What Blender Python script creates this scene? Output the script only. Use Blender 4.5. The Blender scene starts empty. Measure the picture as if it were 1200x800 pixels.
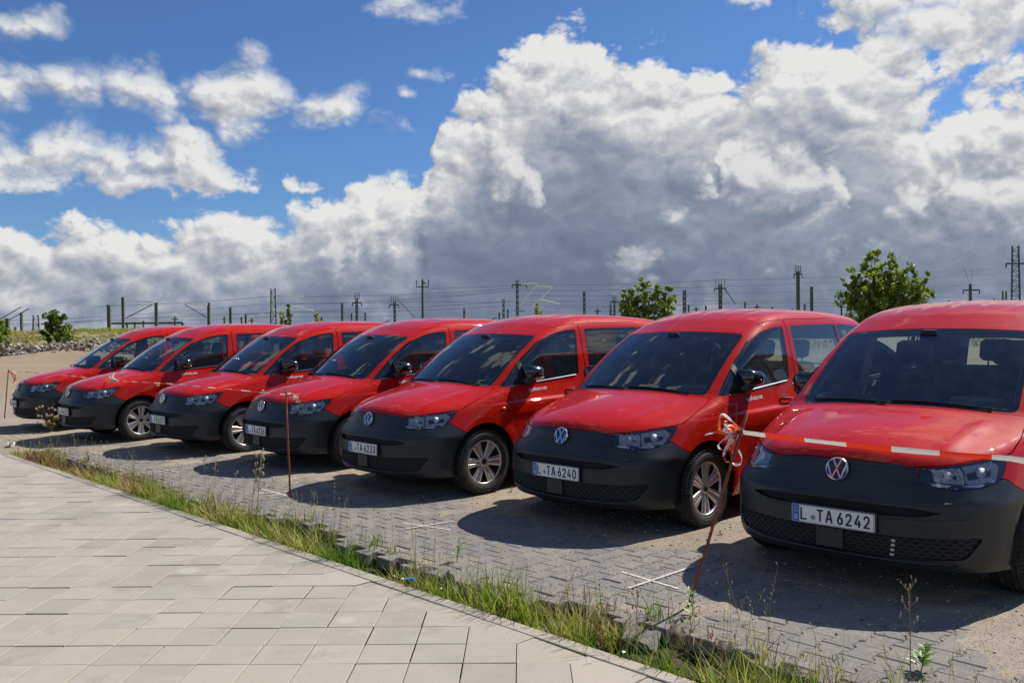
import bpy, math, random
import numpy as np
from mathutils import Matrix, Vector
random.seed(7); rng = np.random.default_rng(11)
SC = bpy.context.scene
COL = SC.collection
R = math.radians

# ------------------------------------------------------------------ camera
CF, CPITCH, CROLL, CH = 1002.919, -0.0076493, -0.0098564, 1.61598   # focal length in px of a 1200 px wide frame

def ray(u, v):
    du, dv = u - 600.0, v - 400.0
    cr, sr = math.cos(CROLL), math.sin(CROLL)
    x = (cr*du + sr*dv)/CF; z = -(-sr*du + cr*dv)/CF
    c, s = math.cos(CPITCH), math.sin(CPITCH)
    return Vector((x, c - s*z, s + c*z))
def G(u, v, z=0.0):
    d = ray(u, v); t = (z - CH)/d.z
    return Vector((d.x*t, d.y*t, z))
def AT(u, v, Y):
    d = ray(u, v); t = Y/d.y
    return Vector((d.x*t, Y, CH + d.z*t))
cam_d = bpy.data.cameras.new('camera'); cam = bpy.data.objects.new('camera', cam_d); COL.objects.link(cam)
Fv = ray(600, 400).normalized(); Rv = (ray(700, 400) - ray(600, 400)).normalized(); Uv = Rv.cross(Fv)
m = Matrix((Rv, Uv, -Fv)).transposed().to_4x4(); m.translation = (0, 0, CH)
cam.matrix_world = m
cam_d.sensor_width = 36; cam_d.lens = CF/1200*36; cam_d.clip_start = 0.05; cam_d.clip_end = 6000
SC.camera = cam
SC.render.resolution_x = 1024; SC.render.resolution_y = 682
SC.view_settings.view_transform = 'Standard'; SC.view_settings.look = 'None'
SC.view_settings.exposure = 0.28; SC.view_settings.gamma = 1; SC.view_settings.use_curve_mapping = False

# ------------------------------------------------------------------ light
SUNV = Vector((0.75, 0.50, 1.0)).normalized()          # towards the sun
sun_el = math.asin(SUNV.z); sun_az = math.atan2(SUNV.x, SUNV.y)
sd = bpy.data.lights.new('sun', 'SUN'); sd.energy = 5.0; sd.angle = R(0.53); sd.color = (1.0, 0.955, 0.89)
so = bpy.data.objects.new('sun', sd); COL.objects.link(so)
so.rotation_euler = (-SUNV).to_track_quat('-Z', 'Y').to_euler(); so.location = (5, 5, 30)

# ------------------------------------------------------------------ node helpers
class NT:
    def __init__(s, tree): s.t = tree; s.n = tree.nodes; s.l = tree.links
    def lk(s, a, b):
        if isinstance(a, (int, float)): b.default_value = a
        elif isinstance(a, (tuple, list)):
            v = tuple(a)
            if b.type == 'RGBA' and len(v) == 3: v = v + (1.0,)
            b.default_value = v
        else: s.l.new(a, b)
    def math(s, op, a, b=None, c=None, clamp=False):
        n = s.n.new('ShaderNodeMath'); n.operation = op; n.use_clamp = clamp
        s.lk(a, n.inputs[0])
        if b is not None: s.lk(b, n.inputs[1])
        if c is not None: s.lk(c, n.inputs[2])
        return n.outputs[0]
    def add(s, a, b): return s.math('ADD', a, b)
    def sub(s, a, b): return s.math('SUBTRACT', a, b)
    def mul(s, a, b): return s.math('MULTIPLY', a, b)
    def vm(s, op, a, b=None):
        n = s.n.new('ShaderNodeVectorMath'); n.operation = op; s.lk(a, n.inputs[0])
        if b is not None:
            if op == 'SCALE': s.lk(b, n.inputs['Scale'])
            else: s.lk(b, n.inputs[1])
        return n.outputs[1] if op in ('DOT_PRODUCT', 'LENGTH', 'DISTANCE') else n.outputs[0]
    def noise(s, vec, scale, detail=4, rough=.55, dist=0, lac=2.0, out=0):
        n = s.n.new('ShaderNodeTexNoise'); s.lk(vec, n.inputs['Vector'])
        n.inputs['Scale'].default_value = scale; n.inputs['Detail'].default_value = detail
        n.inputs['Roughness'].default_value = rough; n.inputs['Distortion'].default_value = dist; n.inputs['Lacunarity'].default_value = lac
        return n.outputs[out]
    def vor(s, vec, scale, feature='F1', detail=0, rough=.5, smooth=1.0, out='Distance', rand=1.0):
        n = s.n.new('ShaderNodeTexVoronoi'); n.feature = feature; s.lk(vec, n.inputs['Vector'])
        n.inputs['Scale'].default_value = scale; n.inputs['Randomness'].default_value = rand
        if 'Detail' in n.inputs: n.inputs['Detail'].default_value = detail; n.inputs['Roughness'].default_value = rough
        if feature == 'SMOOTH_F1': n.inputs['Smoothness'].default_value = smooth
        return n.outputs[out]
    def ramp(s, fac, stops, interp='LINEAR'):
        n = s.n.new('ShaderNodeValToRGB'); n.color_ramp.interpolation = interp; e = n.color_ramp.elements
        while len(e) < len(stops): e.new(0.5)
        for el, (p, c) in zip(e, stops):
            el.position = p
            if isinstance(c, (int, float)): c = (c, c, c)
            el.color = tuple(c) + (1.0,) if len(c) == 3 else c
        s.lk(fac, n.inputs[0]); return n.outputs[0]
    def mix(s, fac, a, b, mode='MIX'):
        n = s.n.new('ShaderNodeMix'); n.data_type = 'RGBA'; n.blend_type = mode; n.clamp_factor = True
        s.lk(fac, n.inputs[0]); s.lk(a, n.inputs[6]); s.lk(b, n.inputs[7]); return n.outputs[2]
    def maprange(s, v, a, b, c=0.0, d=1.0, kind='SMOOTHSTEP'):
        n = s.n.new('ShaderNodeMapRange'); n.interpolation_type = kind; n.clamp = True
        s.lk(v, n.inputs[0])
        for i, q in enumerate((a, b, c, d)): s.lk(q, n.inputs[i+1])
        return n.outputs[0]
    def curve(s, v, pts, handle='AUTO'):
        n = s.n.new('ShaderNodeFloatCurve'); s.lk(v, n.inputs['Value']); cv = n.mapping.curves[0]
        n.mapping.use_clip = False
        while len(cv.points) < len(pts): cv.points.new(0.5, 0.5)
        for p_, (x, y) in zip(cv.points, pts): p_.location = (x, y); p_.handle_type = handle
        n.mapping.update(); return n.outputs[0]
    def bump(s, h, strength=.3, dist=.01, normal=None):
        n = s.n.new('ShaderNodeBump'); n.inputs['Strength'].default_value = strength; n.inputs['Distance'].default_value = dist
        s.lk(h, n.inputs['Height'])
        if normal is not None: s.lk(normal, n.inputs['Normal'])
        return n.outputs[0]
    def attr(s, name, out='Color'):
        n = s.n.new('ShaderNodeAttribute'); n.attribute_name = name; return n.outputs[out]

MATS = {}
def pmat(name, color=(.5, .5, .5), rough=.5, metal=0, coat=0, coat_rough=.03, spec=.5, build=None, sheen=0):
    m_ = bpy.data.materials.new(name); m_.use_nodes = True; t = NT(m_.node_tree); b = t.n['Principled BSDF']
    b.inputs['Base Color'].default_value = tuple(color) + (1,); b.inputs['Roughness'].default_value = rough
    b.inputs['Metallic'].default_value = metal; b.inputs['Coat Weight'].default_value = coat; b.inputs['Coat IOR'].default_value = 1.5 if coat != .85 else 1.40
    b.inputs['Coat Roughness'].default_value = coat_rough; b.inputs['Specular IOR Level'].default_value = spec
    if build: build(t, b)
    MATS[name] = m_; return m_
def oc(t, obj=False):
    n = t.n.new('ShaderNodeTexCoord'); return n.outputs['Object']
def gp(t): return t.n.new('ShaderNodeNewGeometry').outputs['Position']

def b_paint(t, b):
    p = oc(t)
    n = t.noise(p, 1.3, 4, .6); fine = t.noise(p, 420, 2, .6)
    c = t.mix(t.maprange(n, .35, .7), (.50, .0100, .0035), (.44, .0090, .0035))
    dust = t.maprange(t.noise(p, 6, 6, .65), .50, .8, 0, .05)
    c = t.mix(dust, c, (.50, .36, .28)); sp_ = t.vor(p, 55, 'F1'); c = t.mix(t.mul(t.maprange(sp_, .10, .04), .35), c, (.55, .42, .34)); t.lk(c, b.inputs['Base Color'])
    t.lk(t.maprange(dust, 0, .05, .45, .6), b.inputs['Roughness'])
    t.lk(t.maprange(t.noise(p, 9, 5, .7), .4, .8, .012, .05), b.inputs['Coat Roughness'])
    t.lk(t.bump(t.noise(p, 3.0, 2, .5), .05, .02), b.inputs['Coat Normal'])
pmat('red_paint', rough=.35, coat=.85, spec=.03, build=b_paint)
def b_plastic(t, b):
    p = oc(t)
    n = t.noise(p, 5, 6, .7)
    t.lk(t.mix(t.maprange(n, .4, .8), (.013, .017, .022), (.024, .026, .028)), b.inputs['Base Color'])
    t.lk(t.maprange(n, .3, .8, .36, .54), b.inputs['Roughness'])
    t.lk(t.bump(t.noise(p, 900, 2, .5), .12, .001), b.inputs['Normal'])
pmat('dark_plastic', rough=.5, build=b_plastic)
pmat('black_gloss', (.008, .009, .011), .12, coat=.6)
pmat('black_matt', (.008, .008, .008), .8)
def b_tyre(t, b):
    p = oc(t); n = t.noise(p, 14, 6, .7)
    t.lk(t.mix(t.maprange(n, .45, .8), (.014, .014, .014), (.075, .065, .052)), b.inputs['Base Color'])
    t.lk(t.bump(n, .2, .004), b.inputs['Normal'])
pmat('tyre_rubber', rough=.8, build=b_tyre)
def b_silver(t, b):
    n = t.noise(oc(t), 9, 5, .65)
    t.lk(t.mix(t.maprange(n, .4, .8), (.58, .56, .55), (.38, .33, .28)), b.inputs['Base Color'])
pmat('wheel_silver', rough=.32, metal=.75, coat=.3, build=b_silver)
pmat('chrome', (.66, .66, .67), .16, metal=1)
def b_refl(t, b):
    f = t.vor(oc(t), 95, 'F1', out='Color'); t.lk(t.mix(f, (.72, .73, .74), (.97, .97, .97)), b.inputs['Base Color']); t.lk(t.bump(t.vor(oc(t), 95, 'F1'), .8, .01), b.inputs['Normal'])
pmat('lamp_reflector', (.8, .82, .86), .22, metal=.25, build=b_refl)
pmat('dash_plastic', (.16, .175, .18), .5)
pmat('lamp_frame', (.92, .95, 1.0), .3, coat=.5)
pmat('lamp_dark', (.05, .053, .06), .25, coat=.6)
pmat('bulb_glass', (.85, .87, .9), .05, coat=1)
pmat('orange_plastic', (.7, .12, .02), .25, coat=.5)
pmat('interior_dark', (.018, .020, .024), .75)
pmat('interior_grey', (.46, .47, .48), .8)
pmat('seat_fabric', (.085, .09, .10), .9)
pmat('white_plate', (.80, .80, .79), .35, coat=.3)
pmat('plate_blue', (.015, .11, .55), .35, coat=.3)
pmat('plate_black', (.012, .012, .015), .4)
pmat('seal_silver', (.5, .52, .42), .4, metal=.3)
pmat('sticker_green', (.02, .30, .13), .5)
pmat('white_vinyl', (.82, .82, .84), .4)
pmat('red_lens', (.45, .008, .008), .1, coat=1)
def glassmat(name, tint, rough=.0, body=None):
    m_ = bpy.data.materials.new(name); m_.use_nodes = True; t = NT(m_.node_tree); t.n.remove(t.n['Principled BSDF'])
    out = t.n['Material Output']
    tr = t.n.new('ShaderNodeBsdfTransparent'); tr.inputs[0].default_value = tuple(tint) + (1,)
    gl = t.n.new('ShaderNodeBsdfGlossy'); gl.inputs['Roughness'].default_value = rough; gl.inputs['Color'].default_value = (1, 1, 1, 1)
    fr = t.n.new('ShaderNodeFresnel'); fr.inputs[0].default_value = 1.78
    base = tr.outputs[0]
    # thin dust film, its colour bluish to put sky sheen on the pane
    df = t.n.new('ShaderNodeBsdfDiffuse'); df.inputs[0].default_value = (.40, .45, .47, 1)
    mx0 = t.n.new('ShaderNodeMixShader'); t.lk(t.maprange(t.noise(oc(t), 7, 6, .7), .35, .9, .012, .06), mx0.inputs[0])
    t.l.new(base, mx0.inputs[1]); t.l.new(df.outputs[0], mx0.inputs[2])
    mx = t.n.new('ShaderNodeMixShader'); t.l.new(fr.outputs[0], mx.inputs[0]); t.l.new(mx0.outputs[0], mx.inputs[1]); t.l.new(gl.outputs[0], mx.inputs[2])
    t.l.new(mx.outputs[0], out.inputs[0]); MATS[name] = m_; return m_
glassmat('windscreen_glass', (.80, .91, .93), .006)
glassmat('side_glass', (.66, .76, .74), .006)
glassmat('lamp_lens', (.92, .95, 1.0), .01)

# ------------------------------------------------------------------ mesh helpers
def tag(o, label=None, cat=None, group=None, kind=None):
    if label: o['label'] = label
    if cat: o['category'] = cat
    if group: o['group'] = group
    if kind: o['kind'] = kind
    return o
def me(name, V, F, mats, smooth=False, fm=None):
    me_ = bpy.data.meshes.new(name)
    V = np.asarray(V, dtype=np.float32).reshape(-1, 3)
    if isinstance(F, np.ndarray) and F.ndim == 2:
        n = F.shape[1]; me_.vertices.add(len(V)); me_.vertices.foreach_set('co', V.ravel())
        me_.loops.add(F.size); me_.loops.foreach_set('vertex_index', F.astype(np.int32).ravel())
        me_.polygons.add(len(F)); me_.polygons.foreach_set('loop_start', np.arange(0, F.size, n, dtype=np.int32))
        me_.update(calc_edges=True)
    else: me_.from_pydata([tuple(v) for v in V.tolist()], [], [tuple(f) for f in F]); me_.update()
    if not isinstance(mats, (list, tuple)): mats = [mats]
    for q in mats: me_.materials.append(MATS[q] if isinstance(q, str) else q)
    if fm is not None: me_.polygons.foreach_set('material_index', np.asarray(fm, dtype=np.int32))
    if smooth: me_.polygons.foreach_set('use_smooth', np.ones(len(me_.polygons), dtype=bool))
    return me_
def ob(name, mesh, parent=None, loc=None):
    o = bpy.data.objects.new(name, mesh); COL.objects.link(o)
    if parent is not None: o.parent = parent
    if loc is not None: o.location = loc
    return o
def empty(name, loc=(0, 0, 0), rz=0):
    o = bpy.data.objects.new(name, None); o.empty_display_size = .2; COL.objects.link(o); o.location = loc; o.rotation_euler = (0, 0, rz); return o
class MB:
    """collects simple shapes into one mesh"""
    def __init__(s): s.V = []; s.F = []; s.M = []; s.m = 0
    def raw(s, V, F):
        o = len(s.V); s.V += [tuple(v) for v in V]; s.F += [tuple(i + o for i in f) for f in F]; s.M += [s.m]*len(F); return s
    def box(s, c, d, rot=None, bev=0):
        hx, hy, hz = d[0]/2, d[1]/2, d[2]/2
        if bev <= 0:
            P = [Vector((sx*hx, sy*hy, sz*hz)) for sz in (-1, 1) for sy in (-1, 1) for sx in (-1, 1)]
            F = [(0, 2, 3, 1), (4, 5, 7, 6), (0, 1, 5, 4), (2, 6, 7, 3), (0, 4, 6, 2), (1, 3, 7, 5)]
        else:
            b_ = min(bev, hx*.49, hy*.49, hz*.49); P = []; F = []
            def ring(ex, ey, z): return [Vector((x, y, z)) for x, y in ((ex, ey-b_), (ex-b_, ey), (-ex+b_, ey), (-ex, ey-b_), (-ex, -ey+b_), (-ex+b_, -ey), (ex-b_, -ey), (ex, -ey+b_))]
            rs = [ring(hx-b_, hy-b_, -hz), ring(hx, hy, -hz+b_), ring(hx, hy, hz-b_), ring(hx-b_, hy-b_, hz)]
            for r_ in rs: P += r_
            for k in range(3):
                for i in range(8): j = (i+1) % 8; F.append((k*8+i, k*8+j, (k+1)*8+j, (k+1)*8+i))
            F.append(tuple(range(7, -1, -1))); F.append(tuple(range(24, 32)))
        if rot is not None: P = [rot @ p for p in P]
        c = Vector(c); return s.raw([p + c for p in P], F)
    def tube(s, pts, r, n=6, cap=True):
        pts = [Vector(p) for p in pts]; rr = r if isinstance(r, (list, tuple)) else [r]*len(pts)
        V = []; F = []; up = None
        for i, p in enumerate(pts):
            d = (pts[min(i+1, len(pts)-1)] - pts[max(i-1, 0)]).normalized()
            if up is None: up = Vector((0, 0, 1)) if abs(d.z) < .9 else Vector((1, 0, 0))
            a = d.cross(up).normalized(); up = a.cross(d).normalized()
            for k in range(n):
                t = 2*math.pi*k/n; V.append(p + (a*math.cos(t) + up*math.sin(t))*rr[i])
        for i in range(len(pts)-1):
            for k in range(n): j = (k+1) % n; F.append((i*n+k, i*n+j, (i+1)*n+j, (i+1)*n+k))
        if cap: F.append(tuple(range(n-1, -1, -1))); F.append(tuple((len(pts)-1)*n + k for k in range(n)))
        return s.raw(V, F)
    def lathe(s, prof, n=32, axis='y', c=(0, 0, 0)):
        V = []; F = []
        for i in range(n):
            t = 2*math.pi*i/n; ct, st = math.cos(t), math.sin(t)
            for r_, h in prof:
                if axis == 'y': V.append((c[0]+r_*ct, c[1]+h, c[2]+r_*st))
                elif axis == 'z': V.append((c[0]+r_*ct, c[1]+r_*st, c[2]+h))
                else: V.append((c[0]+h, c[1]+r_*ct, c[2]+r_*st))
        k = len(prof)
        for i in range(n):
            j = (i+1) % n
            for q in range(k-1): F.append((i*k+q, j*k+q, j*k+q+1, i*k+q+1))
        return s.raw(V, F)
    def prism(s, poly, h, fr=None):
        """poly: 2D outline, extruded by h along the frame's third axis; fr = (origin, ex, ey, ez)"""
        o, ex, ey, ez = fr or (Vector((0, 0, 0)), Vector((1, 0, 0)), Vector((0, 1, 0)), Vector((0, 0, 1)))
        n = len(poly); P = [o + ex*x + ey*y for x, y in poly] + [o + ex*x + ey*y + ez*h for x, y in poly]
        F = [tuple(range(n-1, -1, -1)), tuple(range(n, 2*n))] + [(i, (i+1) % n, n+(i+1) % n, n+i) for i in range(n)]
        return s.raw(P, F)
    def sphere(s, c, r, n=8, m=5, sc=(1, 1, 1)):
        V = []; F = []; c = Vector(c)
        for i in range(m+1):
            ph = math.pi*i/m
            for k in range(n):
                t = 2*math.pi*k/n; V.append(c + Vector((r*sc[0]*math.sin(ph)*math.cos(t), r*sc[1]*math.sin(ph)*math.sin(t), r*sc[2]*math.cos(ph))))
        for i in range(m):
            for k in range(n): j = (k+1) % n; F.append((i*n+k, (i+1)*n+k, (i+1)*n+j, i*n+j))
        return s.raw(V, F)
    def mesh(s, name, mats, smooth=False): return me(name, s.V, s.F, mats, smooth, s.M)
    def obj(s, name, mats, parent=None, smooth=False): return ob(name, s.mesh(name, mats, smooth), parent)

# ------------------------------------------------------------------ sky: physical sky with a cloud layer placed by compass direction and height
w = bpy.data.worlds.new("World"); SC.world = w; w.use_nodes = True
w.cycles.sampling_method = 'MANUAL'; w.cycles.sample_map_resolution = 512
wt = NT(w.node_tree); sky = wt.n.new('ShaderNodeTexSky'); sky.sky_type = 'NISHITA'; sky.sun_disc = False; sky.sun_elevation = sun_el; sky.sun_rotation = sun_az
sky.air_density = 1.0; sky.dust_density = .2; sky.ozone_density = 4.0
def ae(px, py):
    d = ray(px, py).normalized(); return math.atan2(d.x, d.y), math.asin(d.z)
PXR = 1/1003.
top_px = [(-700, 250), (-300, 262), (-100, 258), (0, 264), (100, 262), (190, 266), (260, 260), (320, 242), (345, 228), (400, 226), (440, 234), (488, 240), (500, 205), (505, 165), (525, 138), (565, 118), (590, 92), (625, 70), (665, 48), (700, 47), (725, 64), (790, 68), (850, 74), (900, 48), (950, 26), (985, 26), (1012, 84), (1060, 112), (1130, 112), (1200, 90), (1300, 60), (1700, 20), (2600, 120)]
cpts = [((ae(x, y)[0]+1.6)/3.2, ae(x, y)[1]) for x, y in top_px]
cpts = [(0.0, .12)]+[c for c in cpts if .02 < c[0] < .98]+[(1.0, .2)]
def crv(pts):
    q = sorted(((ae(x, y)[0]+.62)/1.24, ae(x, y)[1]) for x, y in pts); return [c for c in q if 0 <= c[0] <= 1]
# upper and lower outlines of separate clouds, photograph-like coordinates turned into compass direction and height
L1t = crv([(-150, 60), (0, 62), (40, 66), (90, 58), (140, 58), (190, 72), (212, 96), (232, 92), (262, 74), (300, 78), (340, 106), (390, 112), (430, 118), (448, 134), (462, 150), (500, 200), (1300, 200)])
L1b = crv([(-150, 136), (0, 136), (60, 132), (110, 134), (170, 142), (196, 134), (212, 118), (236, 124), (262, 158), (320, 160), (352, 150), (410, 144), (448, 138), (470, 140), (500, 150), (1300, 150)])
L2t = crv([(-150, 140), (0, 142), (50, 140), (110, 146), (160, 156), (200, 150), (222, 140), (232, 158), (232, 190), (270, 208), (300, 222), (322, 226), (338, 209), (372, 212), (382, 226), (410, 260), (1300, 260)])
L2b = crv([(-150, 214), (0, 220), (30, 216), (90, 206), (130, 214), (180, 232), (240, 236), (300, 236), (322, 231), (345, 234), (366, 230), (385, 222), (410, 200), (1300, 200)])
F1t = crv([(-150, 300), (700, 300), (770, 270), (792, 236), (820, 222), (842, 214), (848, 158), (872, 152), (884, 178), (900, 196), (925, 178), (950, 176), (980, 182), (990, 208), (998, 240), (1010, 268), (1032, 262), (1040, 226), (1062, 214), (1090, 224), (1100, 176), (1122, 170), (1150, 180), (1180, 172), (1220, 165), (1300, 160)])
F1b = crv([(-150, 200), (700, 200), (770, 230), (792, 240), (830, 246), (900, 252), (960, 250), (990, 242), (1000, 236), (1015, 240), (1034, 262), (1060, 270), (1100, 264), (1160, 282), (1220, 290), (1300, 290)])
F2t = crv([(-150, 400), (-20, 366), (0, 350), (22, 345), (48, 352), (70, 366), (100, 400), (250, 340), (262, 310), (280, 306), (292, 314), (302, 345), (360, 330), (374, 286), (392, 278), (400, 300), (412, 340), (540, 200), (556, 168), (580, 152), (612, 176), (625, 205), (640, 240), (690, 380), (705, 338), (740, 330), (775, 346), (812, 362), (850, 400), (950, 330), (975, 284), (1010, 276), (1042, 290), (1070, 340), (1300, 400)])
F2b = crv([(-150, 370), (-20, 372), (70, 372), (100, 360), (250, 318), (292, 324), (302, 320), (360, 320), (384, 336), (400, 332), (412, 320), (540, 190), (560, 206), (590, 228), (620, 215), (640, 210), (690, 330), (720, 368), (780, 372), (812, 368), (850, 350), (950, 300), (975, 302), (1042, 306), (1070, 300), (1300, 300)])
blobs_soft = [(489, 84, 25, 12), (472, 111, 16, 9), (478, 8, 46, 13), (28, 30, 58, 20), (1135, 30, 150, 66)]
def mkdens():
    """node group: direction -> height field of the cloud sheet, of the nearer heads, and azimuth / elevation"""
    gt = bpy.data.node_groups.new('cloud_height', 'ShaderNodeTree')
    gt.interface.new_socket('D', in_out='INPUT', socket_type='NodeSocketVector')
    for nm in ('sheet', 'heads', 'depth', 'el'): gt.interface.new_socket(nm, in_out='OUTPUT', socket_type='NodeSocketFloat')
    t = NT(gt); gi = t.n.new('NodeGroupInput'); go = t.n.new('NodeGroupOutput'); D = gi.outputs[0]
    s_ = t.n.new('ShaderNodeSeparateXYZ'); t.lk(D, s_.inputs[0]); x, y, z = s_.outputs
    az = t.math('ARCTAN2', x, y); hyp = t.math('SQRT', t.add(t.mul(x, x), t.mul(y, y))); el = t.math('ARCTAN2', z, hyp)
    Ds = t.vm('MULTIPLY', D, (1, 1, 1.35))
    n1 = t.n.new('ShaderNodeTexNoise'); t.lk(Ds, n1.inputs['Vector']); n1.inputs['Scale'].default_value = 9; n1.inputs['Detail'].default_value = 4; n1.inputs['Roughness'].default_value = .62
    wv = t.vm('SUBTRACT', n1.outputs['Color'], (.5, .5, .5))
    cb = t.n.new('ShaderNodeCombineXYZ'); t.lk(az, cb.inputs[0]); t.lk(el, cb.inputs[1]); q = t.vm('ADD', cb.outputs[0], t.vm('MULTIPLY', wv, (.075, .050, 0)))
    qs = t.n.new('ShaderNodeSeparateXYZ'); t.lk(q, qs.inputs[0]); qa, qe = qs.outputs[0], qs.outputs[1]
    # billows: rounded fractal cells
    dv = t.vm('ADD', Ds, t.vm('SCALE', wv, .03))
    rd = t.n.new('ShaderNodeTexNoise'); rd.noise_type = 'FBM'; rd.normalize = False
    bil = None; amp = 1.0; sc = 8.5
    for k in range(6):                                                # billows: folded noise gives rounded lobes with sharp creases between
        o_ = t.math('ABSOLUTE', t.math('MULTIPLY_ADD', t.noise(dv if k == 0 else t.vm('ADD', dv, (k*3.7, k*1.9, k*5.3)), sc, 0), 2.0, -1.0))
        v_ = t.mul(o_, amp); bil = v_ if bil is None else t.add(bil, v_); amp *= .54; sc *= 2.05
    bil = t.math('MULTIPLY_ADD', bil, 1.35, -.52); t.n.remove(rd)
    fb = t.noise(Ds, 4.5, 7, .56)
    fbz = t.sub(fb, .5)
    cur = t.curve(t.math('MULTIPLY_ADD', qa, 1/3.2, .5), cpts, 'VECTOR')
    mA = t.math('MULTIPLY', t.sub(cur, qe), 9.0)
    mS = None
    def blob(px, py, rx, ry):
        a, e = ae(px, py); d = t.vm('LENGTH', t.vm('MULTIPLY', t.vm('SUBTRACT', q, (a, e, 0)), (1/(rx*PXR), 1/(ry*PXR), 0)))
        return t.sub(1.0, d)
    qn = t.math('MULTIPLY_ADD', qa, 1/1.24, .5)
    def pair(tp, bt): return t.math('MINIMUM', t.sub(t.curve(qn, tp, 'VECTOR'), qe), t.sub(qe, t.curve(qn, bt, 'VECTOR')))
    for b_ in blobs_soft:
        v = blob(*b_); mS = v if mS is None else t.math('MAXIMUM', mS, v)
    mS = t.mul(mS, .42)
    mS = t.math('MAXIMUM', mS, t.mul(t.math('MAXIMUM', pair(L1t, L1b), pair(L2t, L2b)), 15.0))
    # away from the photograph's view the same kind of broken cumulus goes on
    away = t.maprange(t.math('ABSOLUTE', az), .75, 1.15)
    gen = t.mul(t.sub(t.noise(Ds, 1.6, 3, .5), .590), 4.0)
    gen = t.math('MAXIMUM', gen, t.mul(t.sub(.10, el), 6.0)); gen = t.sub(gen, t.mul(away, 0.0))
    high = t.maprange(el, .45, .62)
    away = t.math('MAXIMUM', away, high)
    mS = t.math('SMOOTH_MAX', mS, mA, .12)
    m_ = t.add(t.mul(mS, t.sub(1, away)), t.mul(gen, away))
    m_ = t.math('MINIMUM', m_, 1.2)
    sheet = t.add(t.add(m_, t.mul(fbz, .75)), t.mul(bil, .66))
    sheet = t.add(sheet, .06)
    mF = t.math('MAXIMUM', t.mul(pair(F1t, F1b), 15.0), t.mul(pair(F2t, F2b), 8.0))
    mF = t.sub(t.math('MINIMUM', mF, .75), t.mul(away, 3.0))
    heads = t.add(t.add(mF, t.mul(fbz, .8)), t.mul(bil, .62))
    for s2, nm in ((sheet, 'sheet'), (heads, 'heads'), (t.mul(mA, t.sub(1, away)), 'depth'), (el, 'el')): t.l.new(s2, go.inputs[nm])
    return gt
gt = mkdens()
Dn = wt.n.new('ShaderNodeTexCoord').outputs['Generated']
def dens(D):
    g_ = wt.n.new('ShaderNodeGroup'); g_.node_tree = gt; wt.lk(D, g_.inputs[0]); return g_.outputs
d0 = dens(Dn); d1 = dens(wt.vm('ADD', Dn, tuple(SUNV*.013)))
el = d0['el']
cover = wt.mix(wt.maprange(d0['depth'], -.75, -.20), wt.maprange(d0['sheet'], -.10, .50), wt.maprange(d0['sheet'], .0, .20))
# self shading: bright where the cloud thins out towards the sun, grey where it is thick
grad_ = wt.sub(d0['sheet'], d1['sheet'])
thick = wt.maprange(d0['sheet'], .30, 1.1, 0, 1)
deep = wt.maprange(d0['depth'], .15, 1.6, 0, 1, 'SMOOTHSTEP')
right = wt.maprange(wt.vm('DOT_PRODUCT', Dn, (1, 0, 0)), .12, .45)       # the anvil side on the right stays whiter
body = wt.sub(.90, wt.add(wt.add(wt.mul(thick, .16), wt.mul(wt.mul(deep, wt.sub(1.0, wt.mul(right, .45))), .44)), wt.maprange(el, .02, .155, .26, 0)))
lit = wt.math('MULTIPLY_ADD', grad_, wt.maprange(deep, 0, 1, 1.05, .50, 'LINEAR'), body, clamp=True)
pale = wt.maprange(el, .0, .075, .22, 0, 'LINEAR')                    # the far edge of the bank thins towards the horizon
lit = wt.math('ADD', lit, wt.mul(pale, wt.maprange(wt.noise(Dn, 9, 5, .6), .40, .62)), clamp=True)
ccol = wt.ramp(lit, [(0.0, (.18, .225, .33)), (.25, (.245, .295, .405)), (.45, (.345, .39, .495)), (.65, (.50, .53, .60)), (.82, (.70, .71, .74)), (1.0, (.96, .96, .95))])
c2 = wt.maprange(d0['heads'], -.05, .30)
g2 = wt.sub(d0['heads'], d1['heads'])
lit2 = wt.math('MULTIPLY_ADD', g2, 1.35, wt.sub(.72, wt.mul(wt.maprange(d0['heads'], .4, 1.3), .18)), clamp=True)
ccol2 = wt.ramp(lit2, [(0.0, (.21, .25, .34)), (.35, (.35, .39, .48)), (.6, (.52, .54, .60)), (.82, (.76, .77, .79)), (1.0, (.97, .96, .95))])
fade2 = wt.maprange(el, .02, .15, .18, .80, 'LINEAR')
ccol = wt.mix(wt.mul(c2, fade2), ccol, ccol2)
cover = wt.math('MAXIMUM', cover, wt.mul(c2, .8))
bg = wt.n['Background']
skyc = wt.mix(1.0, sky.outputs[0], (.68, .93, 1.24), 'MULTIPLY'); SKYS = .066
wt.lk(skyc, bg.inputs[0]); bg.inputs[1].default_value = SKYS
bg2 = wt.n.new('ShaderNodeBackground'); wt.lk(ccol, bg2.inputs[0]); bg2.inputs[1].default_value = .68
mxs = wt.n.new('ShaderNodeMixShader'); wt.lk(cover, mxs.inputs[0]); wt.l.new(bg.outputs[0], mxs.inputs[1]); wt.l.new(bg2.outputs[0], mxs.inputs[2]); wt.l.new(mxs.outputs[0], wt.n['World Output'].inputs[0])

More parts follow.
